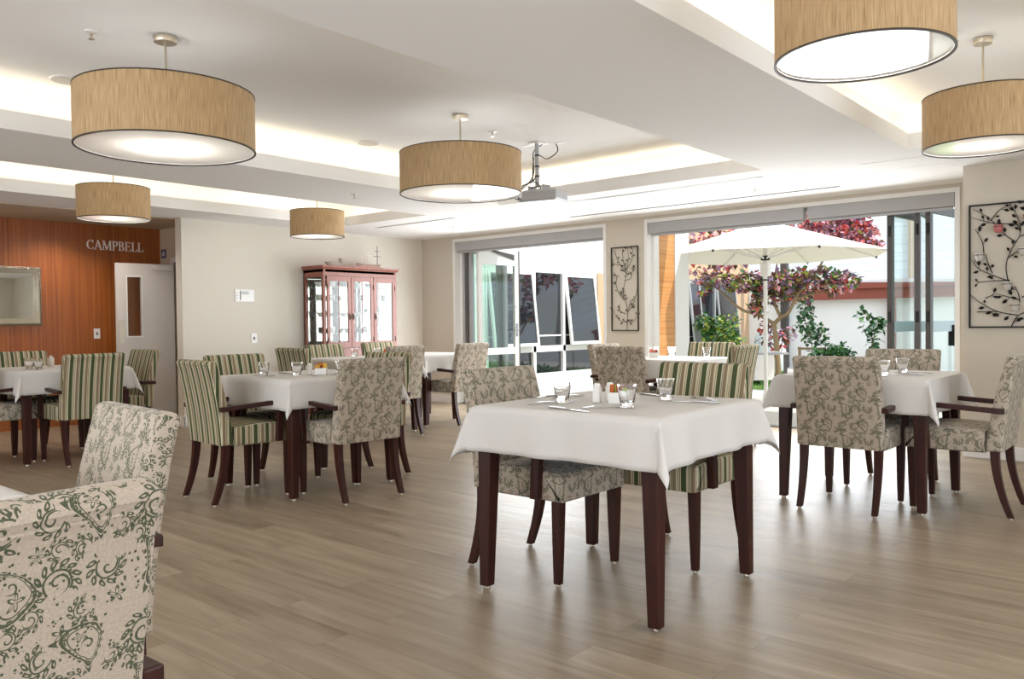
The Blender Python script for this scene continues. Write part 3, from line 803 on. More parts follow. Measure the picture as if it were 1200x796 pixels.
# ------------------------------------------------------------------ ceiling fittings
def downlight(x, y, label, power):
    t = thing('recessed_downlight', label, 'downlight', (x, y, CH), 0, 'recessed ceiling downlights')
    MB().lathe([(0.05, -0.001), (0.068, -0.004), (0.07, -0.001)], n=28, cap=False).build('trim_ring', WHITE, t)
    MB().lathe([(0.05, -0.003), (0.05, -0.0015)], n=24).build('lens', emissive('downlight_glow', (1, 0.96, 0.88), 2.2) if 'downlight_glow' not in MATS else MATS['downlight_glow'], t)
    l = bpy.data.lights.new('downlight beam', 'SPOT'); l.energy = power; l.spot_size = 2.4; l.spot_blend = 0.8; l.color = (1, 0.95, 0.86); l.shadow_soft_size = 0.05
    o = bpy.data.objects.new('downlight beam', l); COL.objects.link(o); o.location = (x, y, CH-0.02)
downlight(-7.334, 6.985, 'round recessed downlight above the glazed cabinet', 7)
downlight(-4.933, 6.916, 'round recessed downlight behind the projector', 7)
downlight(-2.618, 6.926, 'round recessed downlight above the parasol doorway', 7)
downlight(-9.25, 3.55, 'round recessed downlight washing the timber wall', 26)
downlight(-9.28, 2.2, 'round recessed downlight at the left edge above the mirror', 26)
downlight(-8.98, 4.0, 'round recessed downlight hidden above the corridor door', 16)
def slot(x0, x1, y, wd, mat, label, kind='ceiling_vent'):
    t = thing(kind, label, 'vent', ((x0+x1)/2, y, CH), 0)
    h = (x1-x0)/2
    f = MB(); f.box((-h, -wd, -0.004), (h, -wd+0.008, -0.0005)); f.box((-h, wd-0.008, -0.004), (h, wd, -0.0005)); f.box((-h, -wd, -0.004), (-h+0.01, wd, -0.0005)); f.box((h-0.01, -wd, -0.004), (h, wd, -0.0005))
    f.build('frame', WHITE, t, smooth=0)
    MB().box((-h+0.01, -wd+0.008, -0.0025), (h-0.01, wd-0.008, -0.0008)).build('slot', mat, t, smooth=0)
    b = MB(); b.box((-h+0.01, -0.003, -0.004), (h-0.01, 0.003, -0.0026)); b.build('blade', mat, t, smooth=0)
slot(-5.49, -2.51, 7.45, 0.032, BLACK, 'long dark slot air vent in the ceiling before the doorways')
slot(-4.90, -2.83, 6.52, 0.030, LIGHTGREY, 'pale slot vent beside the wide ceiling recess, right section')
slot(-7.75, -6.42, 6.58, 0.030, LIGHTGREY, 'pale slot vent in the ceiling near the glazed cabinet')
def sprinkler(x, y, z, label):
    t = thing('fire_sprinkler', label, 'sprinkler', (x, y, z), 0, 'ceiling sprinklers')
    MB().lathe([(0.034, -0.0005), (0.030, -0.006), (0.012, -0.009)], n=20).build('escutcheon', WHITE, t)
    MB().lathe([(0.008, -0.009), (0.008, -0.02), (0.004, -0.024), (0.004, -0.038)], n=10).build('nozzle', NICKEL, t)
    MB().lathe([(0.015, -0.038), (0.015, -0.040)], n=14).build('deflector', NICKEL, t)
sprinkler(-4.255, 1.789, CU, 'fire sprinkler on the ceiling at upper left')
sprinkler(-4.228, 4.754, CU, 'fire sprinkler between the central pendant and the projector')
sprinkler(-3.145, 7.09, CH, 'fire sprinkler on the low ceiling above the parasol doorway')
sprinkler(-6.983, 7.132, CH, 'fire sprinkler on the low ceiling above the left doorway')
sprinkler(-1.022, 4.775, CU, 'fire sprinkler beside the pendant at upper right')
sprinkler(-5.90, 4.75, CH, 'fire sprinkler on the beam left of the central pendant')
def grille(x, y, z, label, r=0.095):
    t = thing('ceiling_speaker', label, 'speaker', (x, y, z), 0)
    MB().lathe([(r, -0.0005), (r, -0.005), (r-0.012, -0.010)], n=32, cap=False).build('rim', WHITE, t)
    MB().lathe([(r-0.012, -0.006), (r-0.012, -0.009)], n=32).build('grille', simple('grille_mesh', (206, 202, 196), 0.7, noise=0.15, nscale=300) if 'grille_mesh' not in MATS else MATS['grille_mesh'], t)
grille(-5.18, 2.03, CU, 'round ceiling speaker left of the largest pendant')
grille(-5.22, 4.35, CU, 'round ceiling speaker left of the central pendant')
grille(-0.75, 4.12, CU, 'round ceiling speaker partly hidden by the top right pendant', 0.08)
ap = thing('access_panel', 'flush square ceiling access panel by the upper right recess', 'access panel', (-1.75, 6.72, CH), 0)
f = MB()
for lo, hi in (((-0.3, -0.2, -0.003), (0.3, -0.194, -0.0005)), ((-0.3, 0.194, -0.003), (0.3, 0.2, -0.0005)), ((-0.3, -0.2, -0.003), (-0.294, 0.2, -0.0005)), ((0.294, -0.2, -0.003), (0.3, 0.2, -0.0005))): f.box(lo, hi)
f.build('frame', WHITE, ap, smooth=0); MB().box((-0.292, -0.192, -0.0022), (0.292, 0.192, -0.0005)).build('hatch', CEIL, ap, smooth=0)

def projector():
    t = thing('ceiling_projector', 'silver projector hanging from the ceiling on a pole with black cables', 'projector', (-4.22, 5.29, CU), 0)
    MB().box((-0.05, -0.05, -0.012), (0.05, 0.05, -0.0005)).build('ceiling_plate', WHITE, t, smooth=0, bevel=0.003)
    MB().tube([(0, 0, -0.01), (0, 0, -0.36)], 0.017, 12).build('pole', SHELLGREY, t)
    br = MB(); br.box((-0.06, -0.012, -0.37), (0.10, 0.012, -0.355)); br.box((-0.06, -0.05, -0.40), (-0.05, 0.05, -0.355)); br.box((0.09, -0.05, -0.40), (0.10, 0.05, -0.355))
    br.build('bracket', SHELLGREY, t, smooth=0)
    a = math.radians(12); R = Matrix.Rotation(a, 3, 'Z')
    body = MB()
    def ring(i, z): return [tuple(R @ Vector((sx*(0.155-i), sy*(0.115-i), 0)) + Vector((0.06, 0.02, z))) for sx, sy in ((-1, -1), (1, -1), (1, 1), (-1, 1))]
    body.sweep([ring(0.02, -0.395), ring(0.0, -0.415), ring(0.0, -0.478), ring(0.012, -0.492)])
    bo = body.build('body', SHELLGREY, t, smooth=0, bevel=0.008)
    c = R @ Vector((0.10, 0.115, 0)) + Vector((0.06, 0.02, -0.445)); d = R @ Vector((0, 1, 0))
    MB().tube([c - d*0.01, c + d*0.025], [0.034, 0.030], 18).build('lens', BLACK, bo)
    v = MB()
    for k in range(7):
        q = R @ Vector((-0.156, -0.08 + 0.026*k, 0)) + Vector((0.06, 0.02, -0.447)); v.obox(q, (0.002, 0, 0), (0, 0.006, 0), (0, 0, 0.022))
    v.build('vent', DARKGREY, bo, smooth=0)
    lb = R @ Vector((0.157, 0.02, 0)) + Vector((0.06, 0.02, -0.445))
    def cable(name, pts, mat=BLACK, r=0.0045): MB().tube(smooth_path(pts), r, 6).build(name, mat, t)
    cable('cable', [(0.02, 0.05, -0.01), (-0.02, -0.02, -0.08), (-0.022, -0.018, -0.25), (-0.05, -0.06, -0.34), (-0.13, -0.10, -0.42), (-0.09, -0.05, -0.48), (-0.02, -0.02, -0.40)])
    cable('cable', [(0.10, 0.13, -0.005), (0.11, 0.13, -0.07), (0.05, 0.07, -0.13), (0.0, 0.0, -0.11), (-0.02, -0.01, -0.30), (-0.10, -0.09, -0.36), (-0.14, -0.11, -0.46), (-0.03, -0.06, -0.44)])
    cable('cable', [(-0.02, -0.02, -0.12), (-0.03, -0.02, -0.3), (0.04, -0.05, -0.34), (0.09, -0.07, -0.39), (0.05, -0.07, -0.41)])
    cable('blue_cable', [(-0.015, -0.02, -0.30), (-0.11, -0.07, -0.37), (-0.12, -0.10, -0.47), (-0.04, -0.08, -0.47), (-0.02, -0.05, -0.38)], simple('blue_grey_cable', (96, 116, 136), 0.5))
    for z in (-0.10, -0.19, -0.27): MB().lathe([(0.020, z), (0.020, z-0.012)], n=12).build('cable_tie', BLACK, t)
    for k in range(3): MB().box((-0.17+0.13*k, 0.02+0.05*k, -0.004), (-0.09+0.13*k, 0.05+0.05*k, -0.0005)).build('wall_plate', WHITE, t, smooth=0)
def smooth_path(pts, n=6):
    P = [Vector(p) for p in pts]; out = []
    for i in range(len(P)-1):
        p0, p1, p2, p3 = P[max(i-1, 0)], P[i], P[i+1], P[min(i+2, len(P)-1)]
        for k in range(n):
            t = k/n
            out.append(0.5*((2*p1) + (p2-p0)*t + (2*p0-5*p1+4*p2-p3)*t*t + (3*p1-p0-3*p2+p3)*t**3))
    out.append(P[-1]); return out
projector()

# ------------------------------------------------------------------ timber wall: letters, mirror, switch; signs and plates
def text_mesh(name, body, mat, size, depth, parent, loc, rot):
    c = bpy.data.curves.new(name, 'FONT'); c.body = body; c.size = size; c.extrude = depth; c.align_x = 'CENTER'; c.align_y = 'CENTER'
    o = bpy.data.objects.new(name, c); COL.objects.link(o)
    dg = bpy.context.evaluated_depsgraph_get(); me = bpy.data.meshes.new_from_object(o.evaluated_get(dg))
    COL.objects.unlink(o); bpy.data.objects.remove(o)
    me.materials.clear(); me.materials.append(mat); me.name = name
    r = bpy.data.objects.new(name, me); COL.objects.link(r); r.location = loc; r.rotation_euler = rot
    if parent is not None: r.parent = parent
    return r
# serif capitals built stroke by stroke: (x, z) outlines on a unit-height letter
def serif_word(word, height, depth, mat, parent):
    th, tn, sf = 0.135, 0.055, 0.035
    def bar(m_, p, q, w_):
        p, q = Vector(p), Vector(q); d = (q-p).normalized(); n = Vector((-d.y, d.x))*w_/2
        P = [p+n, q+n, q-n, p-n]
        m_.add([(0, a.x, a.y) for a in P] + [(depth, a.x, a.y) for a in P], [(0,1,2,3),(7,6,5,4),(0,4,5,1),(1,5,6,2),(2,6,7,3),(3,7,4,0)])
    def arc(m_, cx, cz, rx, rz, a0, a1, wfun, n=18):
        rings = []
        for k in range(n+1):
            a = a0 + (a1-a0)*k/n; w_ = wfun(a)
            i = (cx+(rx-w_/2)*math.cos(a), cz+(rz-w_/3)*math.sin(a)); o = (cx+(rx+w_/2)*math.cos(a), cz+(rz+w_/3)*math.sin(a))
            rings.append([(0, *i), (0, *o), (depth, *o), (depth, *i)])
        m_.sweep(rings)
    def serif(m_, x, z, w_=0.30): bar(m_, (x-w_/2, z), (x+w_/2, z), sf)
    def stem(m_, x, w_=th): bar(m_, (x, 0.0), (x, 1.0), w_); serif(m_, x, sf/2); serif(m_, x, 1-sf/2)
    adv = 0; H = height
    for ch in word:
        m_ = MB()
        if ch == 'C':
            arc(m_, 0.42, 0.5, 0.36, 0.46, math.radians(48), math.radians(312), lambda a: 0.05 + 0.10*abs(math.cos(a)) ** 1.2); bar(m_, (0.68, 0.70), (0.68, 0.99), 0.045); bar(m_, (0.68, 0.06), (0.70, 0.26), 0.03); wd = 0.80
        elif ch == 'A':
            bar(m_, (0.10, 0), (0.43, 1.0), tn); bar(m_, (0.40, 1.0), (0.76, 0), th*1.05); bar(m_, (0.21, 0.34), (0.62, 0.34), tn); serif(m_, 0.10, sf/2, 0.28); serif(m_, 0.76, sf/2, 0.32); wd = 0.88
        elif ch == 'M':
            bar(m_, (0.13, 0), (0.16, 1), tn); bar(m_, (0.17, 1), (0.53, 0.04), th); bar(m_, (0.53, 0.04), (0.88, 1), tn); bar(m_, (0.90, 1), (0.92, 0), th); serif(m_, 0.13, sf/2, 0.28); serif(m_, 0.92, sf/2); serif(m_, 0.13, 1-sf/2, 0.2); serif(m_, 0.93, 1-sf/2, 0.24); wd = 1.10
        elif ch == 'P':
            stem(m_, 0.18); bar(m_, (0.18, 1-tn/2), (0.40, 1-tn/2), tn); bar(m_, (0.18, 0.47), (0.40, 0.47), tn); arc(m_, 0.38, 0.725, 0.21, 0.245, -PI/2, PI/2, lambda a: 0.05 + 0.08*math.cos(a)); wd = 0.70
        elif ch == 'B':
            stem(m_, 0.18); bar(m_, (0.18, 1-tn/2), (0.38, 1-tn/2), tn); bar(m_, (0.18, 0.53), (0.40, 0.53), tn); bar(m_, (0.18, tn/2), (0.40, tn/2), tn)
            arc(m_, 0.36, 0.755, 0.18, 0.215, -PI/2, PI/2, lambda a: 0.05 + 0.08*math.cos(a)); arc(m_, 0.38, 0.275, 0.23, 0.245, -PI/2, PI/2, lambda a: 0.05 + 0.085*math.cos(a)); wd = 0.76
        elif ch == 'E':
            stem(m_, 0.18); bar(m_, (0.18, 1-tn/2), (0.60, 1-tn/2), tn); bar(m_, (0.18, 0.52), (0.50, 0.52), tn); bar(m_, (0.18, tn/2), (0.63, tn/2), tn); bar(m_, (0.60, 1), (0.60, 0.80), 0.04); bar(m_, (0.50, 0.42), (0.50, 0.62), 0.04); bar(m_, (0.64, 0), (0.66, 0.24), 0.04); wd = 0.76
        else:
            stem(m_, 0.18); bar(m_, (0.18, tn/2), (0.60, tn/2), tn); bar(m_, (0.61, 0), (0.64, 0.26), 0.045); wd = 0.72
        m_.v = [(x, (y+adv)*H*0.93, z*H) for x, y, z in m_.v]
        m_.build('letter_' + ch.lower(), mat, parent, smooth=0)
        adv += wd
    return adv*H*0.93
t = thing('wall_lettering', 'silver capital letters spelling CAMPBELL on the timber wall', 'sign', (XW + 0.0005, 3.968, 1.975), 0)
LET = simple('silver_lettering', (240, 230, 220), 0.35)
serif_word('CAMPBELL', 0.108, 0.012, LET, t)
def mirror():
    t = thing('wall_mirror', 'rectangular mirror with ornate silver frame on the timber wall', 'mirror', (XW, 2.95, 1.43), 0)
    hy, hz, fw_ = 0.53, 0.315, 0.075
    fr = MB(); prof = [(0.0, 0.0), (0.018, 0.0), (0.034, 0.02), (0.028, 0.045), (0.016, 0.06), (0.012, fw_), (0.0, fw_)]
    cs = [(-1, -1), (1, -1), (1, 1), (-1, 1), (-1, -1)]
    rings = [[(d+0.001, sy*(hy-i), sz*(hz-i)) for d, i in prof] for sy, sz in cs]
    fr.sweep(rings, True, False); f = fr.build('frame', SILVER, t, smooth=35)
    bd = MB()
    def bead(y, z): bd.lathe([(0.001, -0.009), (0.008, -0.006), (0.011, 0), (0.008, 0.006), (0.001, 0.009)], (0.036, y, z), 6)
    n = 44
    for k in range(n+1):
        y = -hy+0.022 + (2*hy-0.044)*k/n; bead(y, hz-0.022); bead(y, -hz+0.022)
    for k in range(1, 26):
        z = -hz+0.022 + (2*hz-0.044)*k/26; bead(-hy+0.022, z); bead(hy-0.022, z)
    bd.build('beading', SILVER, f, smooth=60)
    MB().box((0.004, -hy+fw_-0.005, -hz+fw_-0.005), (0.010, hy-fw_+0.005, hz-fw_+0.005)).build('glass', MIRROR, t, smooth=0)
mirror()
def plate(name, label, cat, x, y0, y1, z0, z1, mat=PORCELAIN, rocker=True, nx=1):
    t = thing(name, label, cat, (x, (y0+y1)/2, (z0+z1)/2), 0); hy, hz = (y1-y0)/2, (z1-z0)/2
    MB().box((0.0005, -hy, -hz), (0.008, hy, hz)).build('face_plate', mat, t, smooth=0, bevel=0.002)
    if rocker: MB().box((0.008, -hy*0.3, -hz*0.3), (0.0115, hy*0.3, hz*0.3)).build('rocker', RED_MARK if rocker == 2 else WHITE, t, smooth=0)
    return t
plate('light_switch', 'white light switch plate on the timber wall', 'switch', XW, 4.025, 4.095, 0.96, 1.075, rocker=2)
plate('light_switch', 'white switch plate low on the cream wall behind striped chairs', 'switch', XL, 5.297, 5.373, 0.886, 0.997, rocker=2)
tp = plate('wall_controller', 'pale control panel on the cream wall', 'control panel', XL, 5.10, 5.345, 1.365, 1.505, rocker=False)
MB().box((0.008, -0.045, 0.015), (0.010, 0.05, 0.05)).build('screen', simple('lcd_screen', (188, 192, 186), 0.3), tp, smooth=0)
MB().box((0.008, -0.062, -0.05), (0.012, -0.052, 0.055)).build('divider', RED_MARK, tp, smooth=0)
for k in range(3): MB().lathe([(0.006, 0), (0.006, 0.003)], n=10).build('button', RED_MARK, tp, loc=(0.008, -0.10, -0.03+0.03*k), rot=(0, PI/2, 0))
sg = thing('room_sign', 'small navy sign with white symbols above the corridor doorway', 'sign', (-9.585, 4.82, 1.963), 0)
MB().box((-0.055, -0.006, -0.05), (0.055, -0.0005, 0.05)).build('panel', BLUE_SIGN, sg, smooth=0)
sy = MB()
for k, hgt in enumerate((0.03, 0.05, 0.044)):
    cx = -0.028 + 0.026*k
    sy.box((cx-0.006, -0.0075, -0.03), (cx+0.006, -0.0061, -0.03+hgt)); sy.lathe([(0.001, 0), (0.006, 0.004), (0.006, 0.008), (0.001, 0.012)], (cx, -0.0065, -0.027+hgt), 8)
sy.build('symbol', WHITE, sg, smooth=0)

# ------------------------------------------------------------------ glazed cabinet
def frame_rect(m_, x0, x1, y0, y1, z0, z1, st, rl, rl2=None):
    rl2 = rl2 or rl
    m_.box((x0, y0, z0), (x1, y0+st, z1)); m_.box((x0, y1-st, z0), (x1, y1, z1)); m_.box((x0, y0+st, z0), (x1, y1-st, z0+rl)); m_.box((x0, y0+st, z1-rl2), (x1, y1-st, z1))
def cabinet():
    xb, xf, y0, y1, z1 = XL + 0.02, -8.08, 6.02, 7.17, 1.755
    t = thing('display_cabinet', 'reddish wood display cabinet with three glazed doors against the cream wall', 'cabinet', (0, 0, 0), 0)
    b = MB()
    b.box((xb, y0, 0.06), (xb+0.015, y1, z1)); b.box((xb, y0+0.02, 0.06), (xf-0.022, y1-0.02, 0.085)); b.box((xb, y0, 0.70), (xf-0.022, y1, 0.725)); b.box((xb, y0, z1-0.03), (xf-0.002, y1, z1))
    b.box((xb, y0, 0.06), (xf-0.022, y0+0.02, 0.70)); b.box((xb, y1-0.02, 0.06), (xf-0.022, y1, 0.70))
    for y in (y0, y1-0.03):
        b.box((xf-0.045, y, 0.06), (xf, y+0.03, z1)); b.box((xb, y, 0.7), (xb+0.05, y+0.03, z1))
        b.box((xb+0.05, y, z1-0.09), (xf-0.045, y+0.03, z1)); b.box((xb+0.05, y, 0.725), (xf-0.045, y+0.03, 0.80))
    b.box((xf-0.022, y0+0.03, z1-0.075), (xf-0.002, y1-0.03, z1)); b.box((xf-0.022, y0+0.03, 0.70), (xf-0.002, y1-0.03, 0.80))
    b.build('carcass', REDWOOD, t, smooth=0)
    pl = MB(); pl.box((xb, y0-0.01, 0), (xf+0.012, y1+0.01, 0.07)); pl.build('plinth', REDWOOD, t, smooth=0, bevel=0.004)
    co = MB(); rings = []
    prof = [(-0.03, 0), (0.006, 0), (0.012, 0.010), (0.022, 0.022), (0.026, 0.026), (0.026, 0.048), (-0.03, 0.048)]
    path = [(xb, y0, 0, -1), (xf, y0, 1, -1), (xf, y1, 1, 1), (xb, y1, 0, 1)]
    for px_, py_, dx, dy in path: rings.append([(px_+dx*o, py_+dy*o, z1+z) for o, z in prof])
    co.sweep(rings); co.box((xb, y0, z1+0.03), (xf, y1, z1+0.047))
    # bowed pediments
    n = 20
    co.sweep([[(xf+0.005, y, z1+0.046), (xf+0.005, y, z1+0.046+hh), (xf+0.026, y, z1+0.046+hh), (xf+0.026, y, z1+0.046)] for y, hh in [(y0+0.32+0.62*k/n, 0.001+0.022*math.sin(PI*k/n)) for k in range(n+1)]])
    co.build('cornice', REDWOOD, t, smooth=30)
    MB().box((xb+0.016, y0+0.03, 0.73), (xb+0.02, y1-0.03, z1-0.03)).build('mirror_back', CABMIRROR, t, smooth=0)
    for s, y in ((0, y0), (1, y1-0.008)):
        MB().box((xb+0.05, y0+0.011 if s == 0 else y1-0.019, 0.80), (xf-0.045, y0+0.015 if s == 0 else y1-0.015, z1-0.09)).build('side_pane', PANE, t, smooth=0)
    for z in (0.98, 1.18, 1.38, 1.55):
        MB().box((xb+0.03, y0+0.032, z), (xf-0.05, y1-0.032, z+0.006)).build('glass_shelf', PANE_G, t, smooth=0)
    ys_ = [y0+0.035, y0+0.40, y0+0.755, y1-0.035]
    for i in range(3):
        a, c = ys_[i]+0.003, ys_[i+1]-0.003
        d = MB(); frame_rect(d, xf-0.004+0.003, xf+0.018, a, c, 0.803, z1-0.078, 0.045, 0.075, 0.06)
        d.box((xf+0.002, (a+c)/2-0.006, 0.87), (xf+0.014, (a+c)/2+0.006, z1-0.13)) if i < 2 else None
        do = d.build('glazed_door', REDWOOD, t, smooth=0, bevel=0.002)
        MB().box((xf+0.006, a+0.044, 0.876), (xf+0.009, c-0.044, z1-0.136)).build('pane', PANE, do, smooth=0)
        yk = c-0.022 if i == 0 else a+0.022
        k = MB(); k.tube(smooth_path([(xf+0.018, yk, 1.215), (xf+0.034, yk, 1.20), (xf+0.036, yk, 1.17), (xf+0.018, yk, 1.155)], 4), 0.004, 6); k.box((xf+0.018, yk-0.008, 1.145), (xf+0.021, yk+0.008, 1.225))
        k.build('pull_handle', BRONZEMETAL, do)
        yh = a+0.006 if i == 0 else c-0.006
        for z in (0.90, 1.55): MB().tube([(xf+0.02, yh, z-0.03), (xf+0.02, yh, z+0.03)], 0.005, 8).build('hinge', BRONZEMETAL, do)
        d2 = MB(); frame_rect(d2, xf-0.001, xf+0.018, a, c, 0.09, 0.69, 0.05, 0.06); d2.box((xf, a+0.05, 0.15), (xf+0.008, c-0.05, 0.63))
        d2o = d2.build('cupboard_door', REDWOOD, t, smooth=0, bevel=0.002)
        MB().lathe([(0.006, 0), (0.006, 0.012), (0.013, 0.018), (0.013, 0.024), (0.004, 0.028)], n=12).build('knob', BRONZEMETAL, d2o, loc=(xf+0.018, yk, 0.60), rot=(0, PI/2, 0))
cabinet()
def vase_mesh(kind):
    if kind == 0: pr = [(0.024, 0), (0.026, 0.004), (0.034, 0.075), (0.031, 0.075), (0.023, 0.010), (0.001, 0.010)]
    elif kind == 1: pr = [(0.022, 0), (0.028, 0.006), (0.055, 0.045), (0.060, 0.055), (0.056, 0.055), (0.026, 0.012), (0.001, 0.012)]
    else: pr = [(0.030, 0), (0.030, 0.003), (0.005, 0.008), (0.004, 0.05), (0.026, 0.075), (0.034, 0.11), (0.031, 0.11), (0.022, 0.078), (0.001, 0.06)]
    return MB().lathe(pr, n=16, cap=False)
ware = {}
rnd = random.Random(4)
for zi, z in enumerate((0.986, 1.186, 1.386, 1.556)):
    for yi, y in enumerate((6.12, 6.24, 6.34, 6.50, 6.62, 6.72, 6.86, 6.98, 7.08)):
        if rnd.random() < 0.32: continue
        k = rnd.choice((0, 0, 1, 2)) if zi != 3 else rnd.choice((0, 1))
        key = (k, rnd.random() < 0.35)
        if key not in ware:
            o = vase_mesh(k).build(('glass_tumbler', 'glass_bowl', 'wine_goblet')[k] if not key[1] else ('china_cup', 'china_bowl', 'china_goblet')[k], PORCELAIN if key[1] else FROST, smooth=50)
            ware[key] = o
        else:
            o = ware[key].copy(); COL.objects.link(o)
        o.location = (-8.28 + rnd.uniform(-0.06, 0.06), y, z)
        nm = (('small pale glass tumbler', 'small pale glass bowl', 'small pale stemmed glass')[k] if not key[1] else ('small white china beaker', 'small white china bowl', 'small white china goblet')[k])
        tag(o, nm + ' on a glass shelf inside the display cabinet', 'glassware', ('cabinet ' + ('white china ' if key[1] else 'pale glass ') + ('tumblers', 'bowls', 'goblets')[k]))
def model_ship():
    t = thing('model_ship', 'small model sailing ship with bare masts on top of the cabinet', 'model ship', (-8.25, 6.86, 1.803), 0)
    hull = MB(); rings = []
    for k in range(13):
        q = k/12; y = -0.19 + 0.38*q; wd = 0.036*math.sin(PI*min(1, max(0.02, q*0.92+0.06)))**0.6; z0 = 0.012 + 0.02*(2*q-1)**4
        rings.append([(-wd, y, 0.055+0.012*(2*q-1)**2), (-wd*0.7, y, z0+0.012), (0, y, z0), (wd*0.7, y, z0+0.012), (wd, y, 0.055+0.012*(2*q-1)**2)])
    hull.sweep(rings); hull.build('hull', simple('pale_wood_hull', (196, 176, 160), 0.5), t, smooth=40)
    MB().box((-0.02, -0.07, 0), (0.02, 0.07, 0.014)).build('stand', REDWOOD, t, smooth=0)
    for y, h in ((0.14, 0.30), (0.0, 0.22), (-0.11, 0.17)):
        mb_ = MB(); mb_.tube([(0, y, 0.05), (0, y, h)], [0.005, 0.003], 8); m1 = mb_.build('mast', BRONZEMETAL if y > 0.1 else LET, t)
        for f_ in (0.45, 0.72):
            if y > 0.1 or f_ > 0.5: MB().tube([(0, y-0.06*(1.2-f_)*1.4, 0.05+(h-0.05)*f_), (0, y+0.06*(1.2-f_)*1.4, 0.05+(h-0.05)*f_)], 0.003, 6).build('yard', BRONZEMETAL if y > 0.1 else LET, m1)
model_ship()
for (x, y, k, lb) in ((-8.22, 6.22, 1, 'clear glass bowl on top of the cabinet at left'), (-8.25, 6.42, 2, 'clear stemmed glass on top of the cabinet near the middle')):
    o = vase_mesh(k).build('glass_bowl' if k == 1 else 'glass_goblet', FROST, smooth=50, loc=(x, y, 1.8025)); tag(o, lb, 'glassware')

# ------------------------------------------------------------------ wall art
def leaf_into(m_, c, ang, L, W, y, bulge=0.006):
    d = Vector((math.cos(ang), 0, math.sin(ang))); n = Vector((-d.z, 0, d.x)); c = Vector(c)
    P = []
    for k in range(9):
        q = k/8; P.append((c + d*L*q, W*math.sin(PI*q)**0.8*(1-0.3*q)))
    vs, fs = [], []
    for p, w_ in P:
        for off, yy in ((-w_, 0), (0, -bulge), (w_, 0), (0, bulge*0.4)):
            vs.append((p.x + n.x*off, p.y + yy, p.z + n.z*off))
    for k in range(8):
        for j in range(4):
            a = k*4+j; b_ = k*4+(j+1) % 4; fs.append((a, b_, b_+4, a+4))
    m_.add(vs, fs)
def wall_art(name, label, cx, y, z0, z1, wd, mat, branches, nleaf, seed, cups=(), r=0.004):
    t = thing(name, label, 'wall art', (cx, y, z0), 0); H = z1-z0; hw = wd/2; yy = -0.018
    fr = MB(); b = 0.010
    fr.box((-hw, yy-b*0.7, 0), (-hw+b*1.2, yy+b*0.7, H)); fr.box((hw-b*1.2, yy-b*0.7, 0), (hw, yy+b*0.7, H)); fr.box((-hw, yy-b*0.7, 0), (hw, yy+b*0.7, b*1.2)); fr.box((-hw, yy-b*0.7, H-b*1.2), (hw, yy+b*0.7, H))
    for sx in (-1, 1):
        for zz in (0.15, 0.85): fr.box((sx*(hw-0.006)-0.005, yy, H*zz-0.005), (sx*(hw-0.006)+0.005, -0.0005, H*zz+0.005))
    fr.build('frame', mat, t, smooth=0)
    br = MB(); lf = MB(); rn = random.Random(seed)
    for pts in branches:
        P = smooth_path([(-hw + wd*a, yy, H*c) for a, c in pts], 5)
        br.tube(P, [r*(1.15-0.6*k/len(P)) for k in range(len(P))], 6)
        for _ in range(max(2, int(nleaf*len(pts)/max(1, sum(len(q) for q in branches))))):
            k = rn.randrange(2, len(P)-1); p = P[k]; d = (P[min(k+1, len(P)-1)]-P[k-1]); a0 = math.atan2(d.z, d.x) + rn.choice((-1, 1))*rn.uniform(0.5, 1.1)
            s = rn.uniform(0.020, 0.036)*(1.25 if wd > 0.5 else 1.0)
            e = p + Vector((math.cos(a0), 0, math.sin(a0)))*s*0.55
            br.tube([p, e], r*0.5, 5); leaf_into(lf, e, a0, s, s*0.34, yy)
    br.build('branch', mat, t, smooth=60); lf.build('leaves', mat, t, smooth=0)
    for a, c, m_ in cups:
        x, z = -hw + wd*a, H*c
        h_ = MB(); h_.lathe([(0.030, -0.002), (0.033, -0.002), (0.033, 0.003), (0.030, 0.003), (0.030, -0.002)], (x, yy-0.034, z+0.045), 18, cap=False); h_.tube([(x, yy, z+0.045), (x, yy-0.004, z+0.045)], 0.003, 6)
        ho = h_.build('tealight_holder', mat, t, smooth=40)
        MB().lathe([(0.018, 0), (0.024, 0.005), (0.031, 0.03), (0.031, 0.058), (0.028, 0.058), (0.027, 0.03), (0.018, 0.008), (0.001, 0.008)], (x, yy-0.034, z), 20, cap=False).build('tealight_cup', m_, ho, smooth=50)['label'] = 'pink glass cup' if m_ is PINKGLASS else 'pale glass cup'
BR_BIG = [[(.50, .01), (.57, .09), (.70, .13), (.90, .14), (.97, .22)], [(.57, .10), (.35, .13), (.15, .20), (.02, .27)], [(.60, .20), (.58, .27), (.54, .33)],
  [(.60, .22), (.45, .25), (.30, .28)], [(.62, .24), (.75, .29), (.88, .40), (.92, .55), (.98, .60)], [(.48, .37), (.30, .42), (.12, .48), (.04, .55)], [(.46, .38), (.44, .50), (.50, .62), (.60, .74), (.58, .86), (.48, .99)],
  [(.45, .55), (.62, .62), (.85, .63), (.98, .72)], [(.55, .68), (.40, .76), (.25, .88), (.05, .97)], [(.60, .76), (.55, .82), (.30, .84), (.03, .90)], [(.60, .72), (.80, .78), (.97, .84)], [(.72, .66), (.76, .78), (.72, .90), (.66, .99)],
  [(.26, .86), (.36, .94), (.50, .98)], [(.80, .90), (.88, .95), (.90, .99)], [(.18, .60), (.16, .70), (.08, .80)], [(.28, .44), (.22, .54), (.20, .60)], [(.72, .30), (.74, .40)], [(.48, .38), (.20, .375), (.10, .37)], [(.20, .24), (.30, .27)], [(.10, .13), (.35, .13)], [(.88, .14), (.80, .30)]]
PK, FRM = PINKGLASS, FROST
